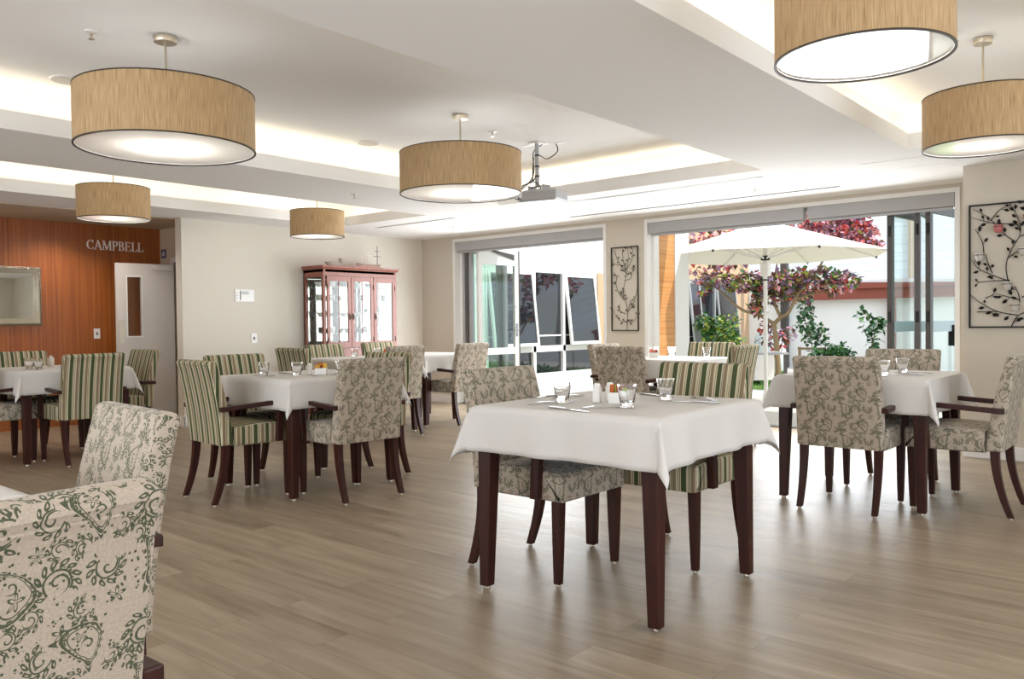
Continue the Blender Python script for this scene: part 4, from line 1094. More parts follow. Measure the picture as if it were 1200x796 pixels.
wall_art('metal_wall_art', 'large black metal branch wall art with pink and white tealight cups', -1.155, YA, 1.006, 1.953, 0.57, BLACKMETAL, BR_BIG, 92, 3,
  [(.36, .76, PK), (.70, .83, PK), (.14, .54, FRM), (.64, .57, FRM), (.46, .30, FRM), (.55, .13, FRM)], 0.0036)
BR_S = [[(.58, .01), (.58, .12), (.60, .24), (.52, .36), (.44, .45), (.52, .60), (.60, .74), (.64, .86), (.62, .98)], [(.60, .22), (.80, .32), (.94, .46), (.97, .55)], [(.50, .37), (.30, .44), (.18, .55), (.20, .64), (.12, .70)],
  [(.58, .11), (.35, .12), (.15, .18), (.06, .26)], [(.58, .13), (.80, .11), (.96, .20)], [(.56, .68), (.40, .76), (.24, .85), (.12, .97)], [(.58, .72), (.46, .82), (.42, .98)], [(.60, .74), (.76, .84), (.80, .97)], [(.50, .60), (.72, .62), (.78, .70), (.90, .74)], [(.40, .78), (.12, .80), (.04, .82)], [(.54, .20), (.34, .24), (.22, .30)], [(.64, .26), (.70, .36)], [(.36, .42), (.42, .52)]]
wall_art('metal_wall_art', 'narrow dark bronze branch wall art between the two doorways', -5.127, YB, 0.979, 1.945, 0.365, BRONZEMETAL, BR_S, 70, 8, (), 0.003)

# ------------------------------------------------------------------ table ware
G_ = {}
def tumbler(x, y, label, group='clear tumblers on the tables', rz=0):
    if 'g' not in G_:
        pr = [(0.0245, 0), (0.0265, 0.002), (0.0285, 0.022), (0.038, 0.088), (0.0385, 0.0895), (0.0365, 0.0895), (0.027, 0.026), (0.0235, 0.021), (0.0005, 0.0205)]
        o = MB().lathe(pr, n=28, cap=False)
        o.add([(0, 0, 0)], []); n = len(o.v)-1
        for k in range(28): o.f.append([n, (k+1) % 28, k]); o.mi.append(0)
        G_['g'] = o.build('drinking_glass', GLASS, smooth=50); o = G_['g']
    else:
        o = G_['g'].copy(); COL.objects.link(o)
    o.location = (x, y, TOPZ); tag(o, label, 'drinking glass', group)
def cutlery(kind, p, q, label, group):
    """lies from p (handle end) to q (tip) on a cloth"""
    if kind not in G_:
        m_ = MB(); L = 0.205
        if kind == 'dinner_fork':
            N = 14; P = []
            for k in range(N+1):
                u = k/N; x = 0.14*u; w_ = 0.0085*(1-u)**0.8 + 0.003; P.append((x, w_, 0.002 + 0.006*math.sin(PI*u)))
            P += [(0.15, 0.010, 0.002), (0.162, 0.0115, 0.0015)]
            m_.sweep([[(x, -w_, z), (x, w_, z), (x, w_, z+0.0022), (x, -w_, z+0.0022)] for x, w_, z in P])
            for k in range(4):
                yy = -0.0095 + 0.00633*k
                m_.sweep([[(x, yy-0.0019*s, z), (x, yy+0.0019*s, z), (x, yy+0.0019*s, z+0.002), (x, yy-0.0019*s, z+0.002)] for x, z, s in ((0.162, 0.0015, 1), (0.185, 0.0015, 1), (0.205, 0.005, 0.5))])
        else:
            P = [(0, 0.008, 0.0055), (0.01, 0.0095, 0.006), (0.07, 0.0085, 0.0055), (0.105, 0.007, 0.005), (0.112, 0.006, 0.003), (0.12, 0.009, 0.0022), (0.17, 0.0105, 0.0018), (0.20, 0.008, 0.0016), (0.218, 0.002, 0.0014)]
            m_.sweep([[(x, -w_, 0.0008), (x, w_*0.9, 0.0008), (x, w_*0.9, 0.0008+h), (x, -w_, 0.0008+h)] for x, w_, h in P])
        o = G_[kind] = m_.build(kind, STEEL, smooth=35)
    else:
        o = G_[kind].copy(); COL.objects.link(o)
    o.location = (p[0], p[1], TOPZ); o.rotation_euler = (0, 0, math.atan2(q[1]-p[1], q[0]-p[0]))
    tag(o, label, 'fork' if 'fork' in kind else 'knife', group)
def shaker(x, y, label, mat=PORCELAIN, s=1.0):
    t = thing('salt_shaker', label, 'shaker', (x, y, TOPZ), 0.3)
    MB().box((-0.016*s, -0.016*s, 0), (0.016*s, 0.016*s, 0.062*s)).build('body', mat, t, smooth=0, bevel=0.004)
    MB().lathe([(0.0155*s, 0.0622*s), (0.0145*s, 0.072*s), (0.010*s, 0.078*s), (0.001, 0.079*s)], n=16).build('cap', STEEL if mat is not PORCELAIN else PORCELAIN, t)
def sachet_box(x, y, label, mats, rz, h=0.045, w_=0.075, seed=1, leafy=False):
    t = thing('sachet_holder', label, 'condiment holder', (x, y, TOPZ), rz)
    b = MB(); hx, hy, th = w_/2, 0.026, 0.003
    b.box((-hx, -hy, 0), (hx, hy, 0.004)); b.box((-hx, -hy, 0.004), (hx, -hy+th, h)); b.box((-hx, hy-th, 0.004), (hx, hy, h)); b.box((-hx, -hy+th, 0.004), (-hx+th, hy-th, h)); b.box((hx-th, -hy+th, 0.004), (hx, hy-th, h))
    b.build('dish', PORCELAIN, t, smooth=0)
    rn = random.Random(seed); n = 9
    for k in range(n):
        cx = -hx + 0.012 + (w_-0.024)*k/(n-1); m_ = mats[rn.randrange(len(mats))]
        tl = rn.uniform(-0.30, 0.30); hh = h + rn.uniform(0.008, 0.03)
        c = Vector((cx, rn.uniform(-0.006, 0.006), 0.006 + hh/2)); ax = Vector((math.cos(0.5+tl), math.sin(0.5+tl), 0))
        up = Vector((math.sin(tl)*0.35, rn.uniform(-0.12, 0.12), 1)).normalized()
        sid = up.cross(ax).normalized()
        s_ = MB().obox(c, ax*0.013, sid*0.0014, up*hh/2).build('sachet', m_, t, smooth=0)
        s_['label'] = m_.name.replace('_', ' ')
# foreground table
tumbler(-2.035, 2.701, 'clear tumbler at left of the foreground table, on its own')
tumbler(-1.72, 2.698, 'clear tumbler in front of the orange sachets on the foreground table')
tumbler(-1.754, 3.05, 'clear tumbler at the right back of the foreground table')
shaker(-1.93, 2.80, 'white square salt shaker left of sachets on the foreground table')
shaker(-1.915, 2.872, 'white pepper shaker behind the salt shaker on the foreground table')
sachet_box(-1.835, 2.815, 'white dish of orange and green sachets on the foreground table', [SACHET_O, SACHET_R, SACHET_O, SACHET_G], 0.35, seed=5)
KG, FG = 'table knives', 'table forks'
cutlery('dinner_knife', (-1.955, 2.515), (-1.74, 2.475), 'steel knife nearest us along the front edge of the foreground table', KG)
cutlery('dinner_fork', (-1.83, 2.56), (-1.72, 2.735), 'steel fork by the front tumbler on the foreground table', FG)
cutlery('dinner_fork', (-2.10, 2.56), (-2.03, 2.72), 'steel fork left of the front knife on the foreground table', FG)
cutlery('dinner_knife', (-2.26, 3.0), (-2.27, 2.80), 'steel knife at the left end of the foreground table', KG)
cutlery('dinner_fork', (-2.16, 3.02), (-2.17, 2.82), 'steel fork at the left end of the foreground table', FG)
cutlery('dinner_knife', (-1.50, 3.02), (-1.715, 2.99), 'steel knife along the right edge of the foreground table', KG)
cutlery('dinner_fork', (-1.55, 3.095), (-1.72, 3.21), 'steel fork at the right back of the foreground table', FG)
cutlery('dinner_knife', (-1.98, 3.22), (-1.80, 3.16), 'steel knife at the far side of the foreground table', KG)
# middle left table
tumbler(-4.87, 3.13, 'clear tumbler at left on the table left of centre')
tumbler(-4.593, 3.198, 'clear tumbler at front on the table left of centre')
tumbler(-4.52, 3.50, 'clear tumbler right of orange sachets on the table left of centre')
shaker(-4.60, 3.30, 'white square shaker beside the orange and yellow sachets')
sachet_box(-4.53, 3.345, 'white dish of orange and yellow sachets on the table left of centre', [SACHET_O, SACHET_R, SACHET_Y, SACHET_O], 0.7, seed=2)
cutlery('dinner_knife', (-4.95, 3.30), (-4.75, 3.28), 'steel knife at left end of the table left of centre', KG)
cutlery('dinner_fork', (-4.86, 3.05), (-4.66, 3.06), 'steel fork at front of the table left of centre', FG)
cutlery('dinner_fork', (-4.42, 3.20), (-4.44, 3.40), 'steel fork at right end of the table left of centre', FG)
# right hand table
tumbler(-1.459, 5.038, 'clear tumbler beside the tall paisley back on the right hand table')
tumbler(-1.45, 5.40, 'clear tumbler at the back of the right hand table')
cutlery('dinner_knife', (-1.28, 5.18), (-1.49, 5.18), 'steel knife on the right hand table', KG)
cutlery('dinner_fork', (-1.27, 5.34), (-1.47, 5.33), 'steel fork on the right hand table', FG)
# timber wall table
tumbler(-7.40, 2.56, 'left clear tumbler on the table before the timber wall')
tumbler(-7.19, 2.555, 'right clear tumbler on the table before the timber wall')
shaker(-7.60, 2.80, 'tall pepper mill shaped shaker on the table before the timber wall', simple('pepper_body', (196, 186, 172), 0.3), 1.25)
sachet_box(-7.28, 2.83, 'white dish of pink sachets on the table before the timber wall', [SACHET_P, SACHET_P, SACHET_Y], 0.9, seed=7)
# doorway and cabinet tables
tumbler(-4.03, 6.80, 'left clear tumbler on the table at the parasol doorway')
tumbler(-3.88, 6.87, 'middle clear tumbler on the table at the parasol doorway')
tumbler(-3.55, 6.93, 'right clear tumbler on the table at the parasol doorway')
sachet_box(-3.93, 6.62, 'white dish of brown sachets on the table at the parasol doorway', [SACHET_R, SACHET_P], 0.5, seed=9)
tumbler(-6.80, 5.45, 'left clear tumbler on the table before the glazed cabinet')
tumbler(-6.62, 5.60, 'right clear tumbler on the table before the glazed cabinet')
sachet_box(-6.45, 5.58, 'white dish of orange sachets on the table before the glazed cabinet', [SACHET_O, SACHET_P], 0.5, seed=3)

# ------------------------------------------------------------------ folding doors
def fold_leaf(t, x, y0, y1, frame, glass, H=2.12, st=0.06, mid=None, band=False, top=0.07, xd=0.0):
    """a glazed leaf standing across the wall, from y0 to y1; xd leans its far end sideways"""
    f = MB()
    def seg(a, b_, z0, z1, th=0.022):
        d = Vector((xd, y1-y0, 0)); L = d.length; d.normalize(); n = Vector((d.y, -d.x, 0))
        c = Vector((x, y0, 0)) + d*((a+b_)/2) + Vector((0, 0, (z0+z1)/2))
        return (c, d*((b_-a)/2), n*th, Vector((0, 0, (z1-z0)/2)))
    L = math.hypot(xd, y1-y0)
    f.obox(*seg(0, st, 0.012, H)); f.obox(*seg(L-st, L, 0.012, H)); f.obox(*seg(st, L-st, 0.012, 0.15)); f.obox(*seg(st, L-st, H-top, H))
    if mid: f.obox(*seg(st, L-st, mid-0.045, mid+0.045))
    leaf = f.build('door_leaf', frame, t, smooth=0)
    MB().obox(*seg(st, L-st, 0.15, H-top, 0.004)).build('pane', glass, leaf, smooth=0)
    if band: MB().obox(*seg(st, L-st, 0.96, 1.06, 0.005)).build('safety_band', simple('frosted_band', (206, 226, 234), 0.6) if 'frosted_band' not in MATS else MATS['frosted_band'], leaf, smooth=0)
    return leaf, seg, L
def bifold_right():
    t = thing('folding_door', 'dark grey folding glass doors stacked at the right side of the parasol doorway', 'folding door', (0, 0, 0))
    for x, xd, y1 in ((-2.30, 0.07, 8.86), (-2.06, -0.06, 8.86), (-1.97, 0.10, 8.88)):
        lf, seg, L = fold_leaf(t, x, 8.14, y1, DARKGREY, PANE_G, band=True, xd=xd)
        for z in (0.3, 1.1, 1.9): MB().tube([(x, 8.135, z-0.05), (x, 8.135, z+0.05)], 0.012, 8).build('hinge', BLACK, lf)
        if x == -1.97:
            h = MB(); h.obox(*seg(L-0.2, L-0.15, 0.82, 1.02, 0.03)); h.tube([seg(L-0.17, L-0.17, 0.2, 0.2)[0] + Vector((0.03, 0, 0)), seg(L-0.17, L-0.17, 0.9, 0.9)[0] + Vector((0.03, 0, 0))], 0.012, 8)
            h.build('handle', BLACK, lf, smooth=0)
bifold_right()
def bifold_left():
    t = thing('folding_door', 'grey folding glass doors stacked at the left side of the left doorway', 'folding door', (0, 0, 0))
    for x, xd in ((-7.80, 0.03), (-7.74, 0.03), (-7.68, 0.03)):
        fold_leaf(t, x, 8.14, 8.86, LIGHTGREY if x != -7.74 else GREYMETAL, PANE_G, xd=xd)
    t2 = thing('glazed_door', 'white framed glazed door standing open at the left doorway', 'door', (0, 0, 0))
    lf, seg, L = fold_leaf(t2, -7.54, 8.14, 8.90, WHITE, PANE_G, H=2.125, st=0.07, mid=0.70, top=0.24, xd=0.06)
    hd = MB(); c = seg(L-0.04, L-0.04, 0.99, 0.99)[0]
    hd.tube([c + Vector((0.024, 0, 0)), c + Vector((0.06, 0, 0)), c + Vector((0.062, -0.10, 0))], 0.009, 8); hd.obox(c + Vector((0.026, 0, 0)), (0.003, 0, 0), (0, 0.02, 0), (0, 0, 0.09)); hd.tube([c + Vector((0.024, -0.01, 0.32)), c + Vector((0.05, -0.01, 0.32)), c + Vector((0.05, -0.08, 0.32))], 0.006, 8)
    hd.build('handle', STEEL, lf)
    MB().obox(*seg(L+0.002, L+0.03, 0.012, 2.1, 0.02)).build('edge_seal', DARKGREY, lf, smooth=0)
    cl = MB(); a = seg(0.26, 0.26, 2.06, 2.06)[0]; cl.sweep([[a + Vector((0.024, -0.05, 0.02)), a + Vector((0.05, -0.05, 0.02)), a + Vector((0.05, -0.05, 0.03)), a + Vector((0.024, -0.05, 0.03))], [a + Vector((0.03, 0.42, -0.10)), a + Vector((0.06, 0.42, -0.10)), a + Vector((0.06, 0.42, -0.02)), a + Vector((0.03, 0.42, -0.02))]])
    cl.build('door_closer', DARKGREY, lf, smooth=0)
bifold_left()

# ------------------------------------------------------------------ courtyard
YBW = 19.0
struct(BX((-14, YB+0.02, -0.2), (6, 12.4, -0.012)).build('ground_paving', CONCRETE, smooth=0), 'pale concrete paving of the courtyard')
struct(BX((-14, 12.4, -0.25), (6, 16.6, -0.03)).build('ground_lawn', GRASS, smooth=0), 'green lawn beyond the paving')
struct(BX((-14, 16.6, -0.25), (6, YBW+0.5, -0.03)).build('ground_gravel', CONCRETE, smooth=0), 'pale gravel strip at the garden wall')
g = MB(); rn = random.Random(12)
for _ in range(2600):
    x, y = rn.uniform(-8.4, -2.5), 12.45 + rn.random()**1.6*4.0
    a = rn.uniform(0, 2*PI); h = rn.uniform(0.03, 0.07); d = Vector((math.cos(a), math.sin(a), 0))*0.006
    c = Vector((x, y, -0.03)); tip = c + Vector((rn.uniform(-0.02, 0.02), rn.uniform(-0.02, 0.02), h))
    g.add([c-d, c+d, tip], [(0, 1, 2)])
tag(g.build('lawn_grass', GRASS, smooth=0), 'short green grass blades on the courtyard lawn', 'grass', kind='stuff')
XWG = -8.6
wb = MB()
def wing_seg(y0, y1, z0, z1): wb.box((XWG-0.25, y0, z0), (XWG, y1, z1))
HW, SL = 1.985, 0.18
wing_seg(8.28, 9.45, -0.1, 3.6); wing_seg(9.45, 12.47, HW, 3.6); wing_seg(9.45, 12.47, -0.1, SL); wing_seg(12.47, 15.9, -0.1, 3.6)
struct(wb.build('wall_courtyard', RENDER_W, smooth=0))
wb = MB(); wing_seg(15.9, 18.27, 1.99, 3.6); wing_seg(15.9, 18.27, -0.1, 0.52); wing_seg(18.27, YBW, -0.1, 3.6)
struct(wb.build('wall_courtyard', RENDER_T, smooth=0))
struct(BX((XWG-3, 8.3, 0), (XWG-2.9, YBW, 3.2)).build('wall_courtyard', RENDER_T, smooth=0))
struct(BX((-5.02, YB+0.22, -0.012), (-4.875, 9.04, 2.5)).build('wall_blade', RENDER_W, smooth=0))
struct(BX((-4.874, YB+0.23, -0.012), (-4.85, 8.66, 2.5)).build('timber_cladding', TIMBER, smooth=0), 'orange horizontal timber cladding on the wall end beside the parasol doorway')
struct(BX((-4.99, 8.665, -0.012), (-4.84, 9.0, 2.5)).build('trim_10', RENDER_W, smooth=0))  # white column stands in for the sunlit end of the timber blade
struct(BX((-3.0, 8.62, 2.62), (4, 10.1, 2.72)).build('trim_11', RENDER_W, smooth=0))  # unseen deeper overhang, added to keep sun off the folded grey doors
struct(BX((-10.5, YB+0.22, 2.5), (4, 8.62, 2.62)).build('trim_6', RENDER_W, smooth=0), 'white roof overhang outside the doorways')
struct(BX((XWG+0.001, 12.50, 0), (XWG+0.03, 12.72, 1.985)).build('trim_7', RENDER_T, smooth=0))
def wing_window(name, label, y0, y1, z0, z1, mulls, sash, trans, fmat):
    t = thing(name, label, 'window', (XWG, (y0+y1)/2, z0))
    x0, x1 = -0.10, 0.012; o = lambda y: y-(y0+y1)/2; H = z1-z0; fw_ = 0.055
    f = MB()
    f.box((x0, o(y0), 0), (x1, o(y0)+fw_, H)); f.box((x0, o(y1)-fw_, 0), (x1, o(y1), H)); f.box((x0, o(y0)+fw_, 0), (x1, o(y1)-fw_, fw_)); f.box((x0, o(y0)+fw_, H-fw_), (x1, o(y1)-fw_, H))
    for m_ in mulls: f.box((x0, o(m_)-0.035, fw_), (x1, o(m_)+0.035, H-fw_))
    if trans: f.box((x0, o(y0)+fw_, trans-z0-0.05), (x1, o(y1)-fw_, trans-z0+0.05))
    fo = f.build('frame', fmat, t, smooth=0)
    edges = [y0+fw_] + [q for m_ in mulls for q in (m_-0.035, m_+0.035)] + [y1-fw_]
    zt0 = (trans-z0+0.05) if trans else fw_
    for k in range(0, len(edges), 2):
        a, b_ = o(edges[k]), o(edges[k+1])
        if trans: MB().box((-0.05, a, fw_), (-0.042, b_, trans-z0-0.05)).build('lower_pane', DARKPANE, t, smooth=0)
        if k//2 in sash:
            ang = math.radians(6.2); s = MB(); Hs = H-fw_-zt0; w_ = 0.05
            for lo, hi in (((-0.02, a, -Hs), (0.02, a+w_, 0)), ((-0.02, b_-w_, -Hs), (0.02, b_, 0)), ((-0.02, a+w_, -Hs), (0.02, b_-w_, -Hs+w_)), ((-0.02, a+w_, -w_), (0.02, b_-w_, 0))): s.box(lo, hi)
            so = s.build('awning_sash', fmat, t, smooth=0, loc=(0.0, 0, H-fw_), rot=(0, -ang, 0))
            MB().box((-0.004, a+w_, -Hs+w_), (0.004, b_-w_, -w_)).build('pane', DARKPANE, so, smooth=0)
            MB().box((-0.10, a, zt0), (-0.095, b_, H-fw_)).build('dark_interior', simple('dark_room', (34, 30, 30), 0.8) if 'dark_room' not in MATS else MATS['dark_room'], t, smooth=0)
        else:
            MB().box((-0.05, a, zt0), (-0.042, b_, H-fw_)).build('pane', DARKPANE, t, smooth=0)
    MB().box((-0.055, o(y0)+fw_, zt0+0.16), (-0.030, o(y1)-fw_, zt0+0.185)).build('safety_rail', fmat, t, smooth=0)
wing_window('awning_window', 'white framed awning windows of the wing seen through the left doorway', 9.45, 12.47, SL, HW, (10.66, 11.48), (1 - 1, 2), 0.645, WHITE)
wing_window('awning_window', 'dark grey framed awning windows of the wing behind the parasol', 15.9, 18.27, 0.52, 1.99, (16.46, 17.2), (0, 2), None, LIGHTGREY)
# end wall of the courtyard
struct(BX((-10.5, YBW, -0.2), (4, YBW+0.15, 1.95)).build('wall_garden', RENDER_W, smooth=0))
struct(BX((-10.5, YBW+1.2, 0), (4, YBW+1.35, 4.6)).build('wall_neighbour', WEATHER, smooth=0))
struct(BX((-5.28, YBW+1.14, 0), (-5.12, YBW+1.2, 4.6)).build('trim_8', RENDER_T, smooth=0))
t = thing('pergola', 'red brown timber pergola beam and post along the white garden wall', 'pergola', (0, 0, 0))
b = MB(); b.box((-7.62, YBW-0.22, 1.53), (-4.0, YBW-0.12, 1.79)); b.build('beam', PERGOLA, t, smooth=0, bevel=0.006)
rb = MB(); rb.add([(-6.0, YBW-0.30, 1.76), (-4.0, YBW-0.30, 1.76), (-4.0, YBW-0.30, 1.83), (-6.0, YBW-0.30, 1.90), (-6.0, YBW-0.12, 1.76), (-4.0, YBW-0.12, 1.76), (-4.0, YBW-0.12, 1.83), (-6.0, YBW-0.12, 1.90)], [(0,1,2,3),(7,6,5,4),(0,4,5,1),(1,5,6,2),(2,6,7,3),(3,7,4,0)])
rb.build('capping', PERGOLA, t, smooth=0)
MB().box((-5.36, YBW-0.22, -0.03), (-5.20, YBW-0.10, 1.53)).build('post', PERGOLA, t, smooth=0, bevel=0.005)
struct(BX((-7.75, YBW-0.16, -0.03), (-7.60, YBW-0.02, 4.2)).build('trim_9', DARKGREY, smooth=0), 'dark grey steel post at the garden wall')

# parasol
def parasol():
    px, py = -4.35, 10.1
    t = thing('parasol', 'large cream octagonal parasol on a white pole beyond the doorway', 'parasol', (px, py, -0.012))
    va = math.atan2(py, px); R, ze, za = 1.50, 1.905, 2.36
    V = [(R*math.cos(va + PI/8 + k*PI/4), R*math.sin(va + PI/8 + k*PI/4)) for k in range(8)]
    cn = MB(); n = 8
    for k in range(8):
        a, b_ = V[k], V[(k+1) % 8]
        def fn(u, v):
            r = 0.03 + (1-0.03)*v; x = (a[0]*(1-u)+b_[0]*u)*r; y = (a[1]*(1-u)+b_[1]*u)*r
            sag = 0.05*math.sin(PI*u)*v*(1-v)*1.5 + 0.03*v*(1-v)
            return (x, y, za + (ze-za)*v - sag)
        cn.grid(fn, 6, 8)
    co = cn.build('canopy', CANVAS, t, smooth=20)
    MB().lathe([(0.001, 0.05), (0.03, 0.03), (0.035, 0.0)], (0, 0, za-0.005), 12).build('finial', WHITE, t)
    MB().tube([(0, 0, 0.05), (0, 0, za)], 0.026, 14).build('pole', WHITE, t)
    MB().box((-0.05, -0.05, 1.66), (0.05, 0.05, 1.83)).build('lower_hub', WHITE, t, smooth=0, bevel=0.006)
    MB().lathe([(0.05, 0), (0.06, 0.01), (0.06, 0.05), (0.04, 0.06)], (0, 0, 1.86), 14).build('hub', BLACK, t)
    MB().lathe([(0.028, 1.60), (0.032, 1.60), (0.032, 1.62), (0.028, 1.62)], (0, 0, 0), 14).build('collar', DARKGREY, t)
    for x, y in V:
        rb = MB().tube([(x*0.03, y*0.03, za-0.03), (x*0.98, y*0.98, ze-0.012)], 0.011, 8).build('rib', WHITE, t)
        MB().tube([(x*0.035, y*0.035, 1.885), (x*0.52, y*0.52, za+(ze-za)*0.52-0.03)], 0.012, 8).build('strut', WHITE, rb)
        MB().lathe([(0.001, -0.02), (0.014, -0.012), (0.014, 0.012), (0.001, 0.02)], (x*0.99, y*0.99, ze-0.008), 8).build('rib_tip', DARKGREY, rb)
    MB().lathe([(0.24, 0), (0.24, 0.03), (0.22, 0.05), (0.04, 0.06), (0.036, 0.16), (0.028, 0.16)], n=28).build('base', WHITE, t, smooth=40)
parasol()

# plants
def leafblade(m_, c, d, up, L, W, mi):
    d = d.normalized(); s = d.cross(up)
    if s.length < 1e-4: s = d.cross(Vector((1, 0, 0)))
    s.normalize(); n = s.cross(d)
    m_.add([c, c + d*L*0.45 + s*W + n*L*0.08, c + d*L, c + d*L*0.45 - s*W + n*L*0.08], [(0, 1, 2), (0, 2, 3)], mi)
def rvec(rn): 
    while True:
        v = Vector((rn.uniform(-1, 1), rn.uniform(-1, 1), rn.uniform(-1, 1)))
        if 0.05 < v.length < 1: return v
def cloud(m_, rn, c, rad, n, L, mats, wts, droop=0.3):
    for _ in range(n):
        v = rvec(rn); v = v.normalized()*(v.length**0.5)
        p = Vector(c) + Vector((v.x*rad[0], v.y*rad[1], v.z*rad[2]))
        d = rvec(rn); d.z -= droop
        l = L*rn.uniform(0.7, 1.3); leafblade(m_, p, d, Vector((rn.uniform(-.4, .4), rn.uniform(-.4, .4), 1)), l, l*0.36, rn.choices(mats, wts)[0])
def tree():
    rn = random.Random(21); Y = 13.0
    t = thing('ornamental_tree', 'small tree with pink, red and purple leaves behind the parasol', 'tree', (-5.42, 13.1, -0.03))
    base = Vector((-5.42, 13.1, -0.03))
    tk = MB()
    def lim(pts, r0, r1):
        P = smooth_path([Vector(p) - base for p in pts], 5); tk.tube(P, [r0 + (r1-r0)*k/(len(P)-1) for k in range(len(P))], 8)
    lim([(-5.42, 13.1, -0.03), (-5.45, 13.1, 0.6), (-5.50, 13.1, 1.05)], 0.055, 0.04)
    lim([(-5.50, 13.1, 1.02), (-5.36, 13.05, 1.13), (-5.22, 13.0, 1.20), (-5.10, 13.0, 1.42), (-4.98, 13.0, 1.62), (-4.80, 13.0, 1.78), (-4.55, 13.0, 2.2)], 0.036, 0.014)
    lim([(-5.36, 13.05, 1.13), (-5.44, 13.0, 1.35), (-5.46, 13.0, 1.65), (-5.40, 13.0, 2.0)], 0.028, 0.012)
    lim([(-5.50, 13.1, 1.02), (-5.72, 13.0, 1.18), (-6.02, 13.0, 1.27), (-6.35, 13.0, 1.55), (-6.6, 13.0, 1.75)], 0.034, 0.012)
    lim([(-5.10, 13.0, 1.42), (-4.86, 13.1, 1.50), (-4.62, 13.1, 1.54)], 0.02, 0.008)
    tk.build('trunk', BARK, t, smooth=60)
    f = MB(); o = Vector((0, 0, 0)) - base
    ms = [0, 1, 2, 3, 4, 5, 6]
    def cl(c, rad, n, L, w_): cloud(f, rn, Vector(c) - base, rad, n, L, ms, w_)
    # red and pink crown above the parasol
    for c, rad, n in (((-4.45, 13.1, 2.50), (0.42, 0.4, 0.26), 420), ((-4.15, 13.0, 2.42), (0.30, 0.3, 0.20), 240), ((-3.95, 12.9, 2.20), (0.22, 0.25, 0.10), 130), ((-4.75, 13.2, 2.62), (0.32, 0.3, 0.22), 220), ((-4.25, 13.0, 2.72), (0.30, 0.3, 0.14), 150)):
        cl(c, rad, int(n*1.9), 0.085, (26, 34, 24, 12, 2, 0, 3))
    # bronze, purple and green under the parasol
    for c, rad, n in (((-5.35, 13.0, 1.70), (0.45, 0.35, 0.17), 300), ((-5.9, 13.0, 1.72), (0.40, 0.35, 0.16), 240), ((-6.45, 13.0, 1.78), (0.40, 0.35, 0.12), 190), ((-4.80, 13.0, 1.76), (0.40, 0.35, 0.14), 220), ((-5.55, 13.0, 1.48), (0.26, 0.3, 0.14), 110), ((-5.7, 12.9, 1.32), (0.14, 0.2, 0.12), 36), ((-4.3, 12.9, 1.70), (0.22, 0.25, 0.12), 90), ((-5.2, 13.3, 1.56), (0.3, 0.3, 0.2), 110)):
        cl(c, rad, int(n*1.5), 0.10, (6, 12, 22, 28, 10, 4, 16))
    cl((-4.40, 12.9, 1.62), (0.16, 0.2, 0.12), 50, 0.11, (30, 40, 10, 8, 0, 0, 2))
    for c, rad, n in (((-6.9, 13.4, 2.3), (0.7, 0.4, 0.45), 380), ((-6.0, 13.4, 2.45), (0.7, 0.4, 0.35), 300), ((-5.3, 13.3, 2.5), (0.6, 0.4, 0.3), 260)):
        cl(c, rad, n, 0.12, (26, 30, 22, 14, 4, 0, 4))
    for c in ((-4.60, 13.05, 1.60), (-5.75, 13.0, 1.24), (-6.62, 12.9, 1.6)): cl(c, (0.10, 0.12, 0.10), 18, 0.13, (10, 4, 10, 60, 10, 0, 6))
    f.build('foliage', [LEAF_RED, LEAF_PINK, LEAF_PURPLE, LEAF_DARK, LEAF_G, LEAF_G2, LEAF_Y], t, smooth=0)
tree()
def plant(name, label, cat, base, stems, seed, clouds, mats, wts, L, rs=0.012, group=None):
    rn = random.Random(seed); t = thing(name, label, cat, base, 0, group); B = Vector(base)
    s = MB()
    for pts in stems:
        P = smooth_path([Vector(p) for p in pts], 4); s.tube(P, [rs*(1-0.6*k/len(P)) for k in range(len(P))], 6)
    s.build('stem', BARK if rs > 0.01 else LEAF_G, t, smooth=60)
    f = MB()
    for c, rad, n in clouds: cloud(f, rn, c, rad, n, L, list(range(len(mats))), wts)
    f.build('foliage', mats, t, smooth=0)
plant('garden_shrub', 'fresh green shrub below the grey awning window', 'shrub', (-7.88, 16.0, -0.03), [[(0, 0, 0), (0.02, 0, 0.4), (-0.1, 0, 0.9)], [(0, 0, 0), (0.1, 0, 0.4), (0.22, 0, 0.8)]], 2,
      [((-0.05, 0, 0.85), (0.36, 0.3, 0.30), 260), ((-0.3, 0, 1.05), (0.24, 0.25, 0.22), 120), ((0.24, 0, 0.66), (0.26, 0.25, 0.2), 110)], [LEAF_G, LEAF_Y, LEAF_G2], (50, 22, 30), 0.13)
plant('garden_shrub', 'slender yellow green shrub in front of the tan wall', 'shrub', (-7.25, 15.2, -0.03), [[(0, 0, 0), (0, 0, 0.6), (-0.05, 0, 1.1)]], 5,
      [((-0.05, 0, 1.05), (0.20, 0.2, 0.24), 90), ((0.02, 0, 0.7), (0.20, 0.2, 0.25), 90)], [LEAF_G, LEAF_Y, LEAF_G2], (50, 36, 14), 0.10)
plant('garden_shrub', 'bronze leaved shrub at the foot of the ornamental tree', 'shrub', (-6.3, 15.0, -0.03), [[(0, 0, 0), (0, 0, 0.4), (0.1, 0, 0.7)]], 6,
      [((0, 0, 0.75), (0.30, 0.25, 0.18), 90), ((0.28, 0, 0.86), (0.16, 0.2, 0.12), 40), ((-0.15, 0, 1.0), (0.14, 0.15, 0.12), 30)], [LEAF_DARK, LEAF_RED, LEAF_PURPLE], (55, 22, 23), 0.11)
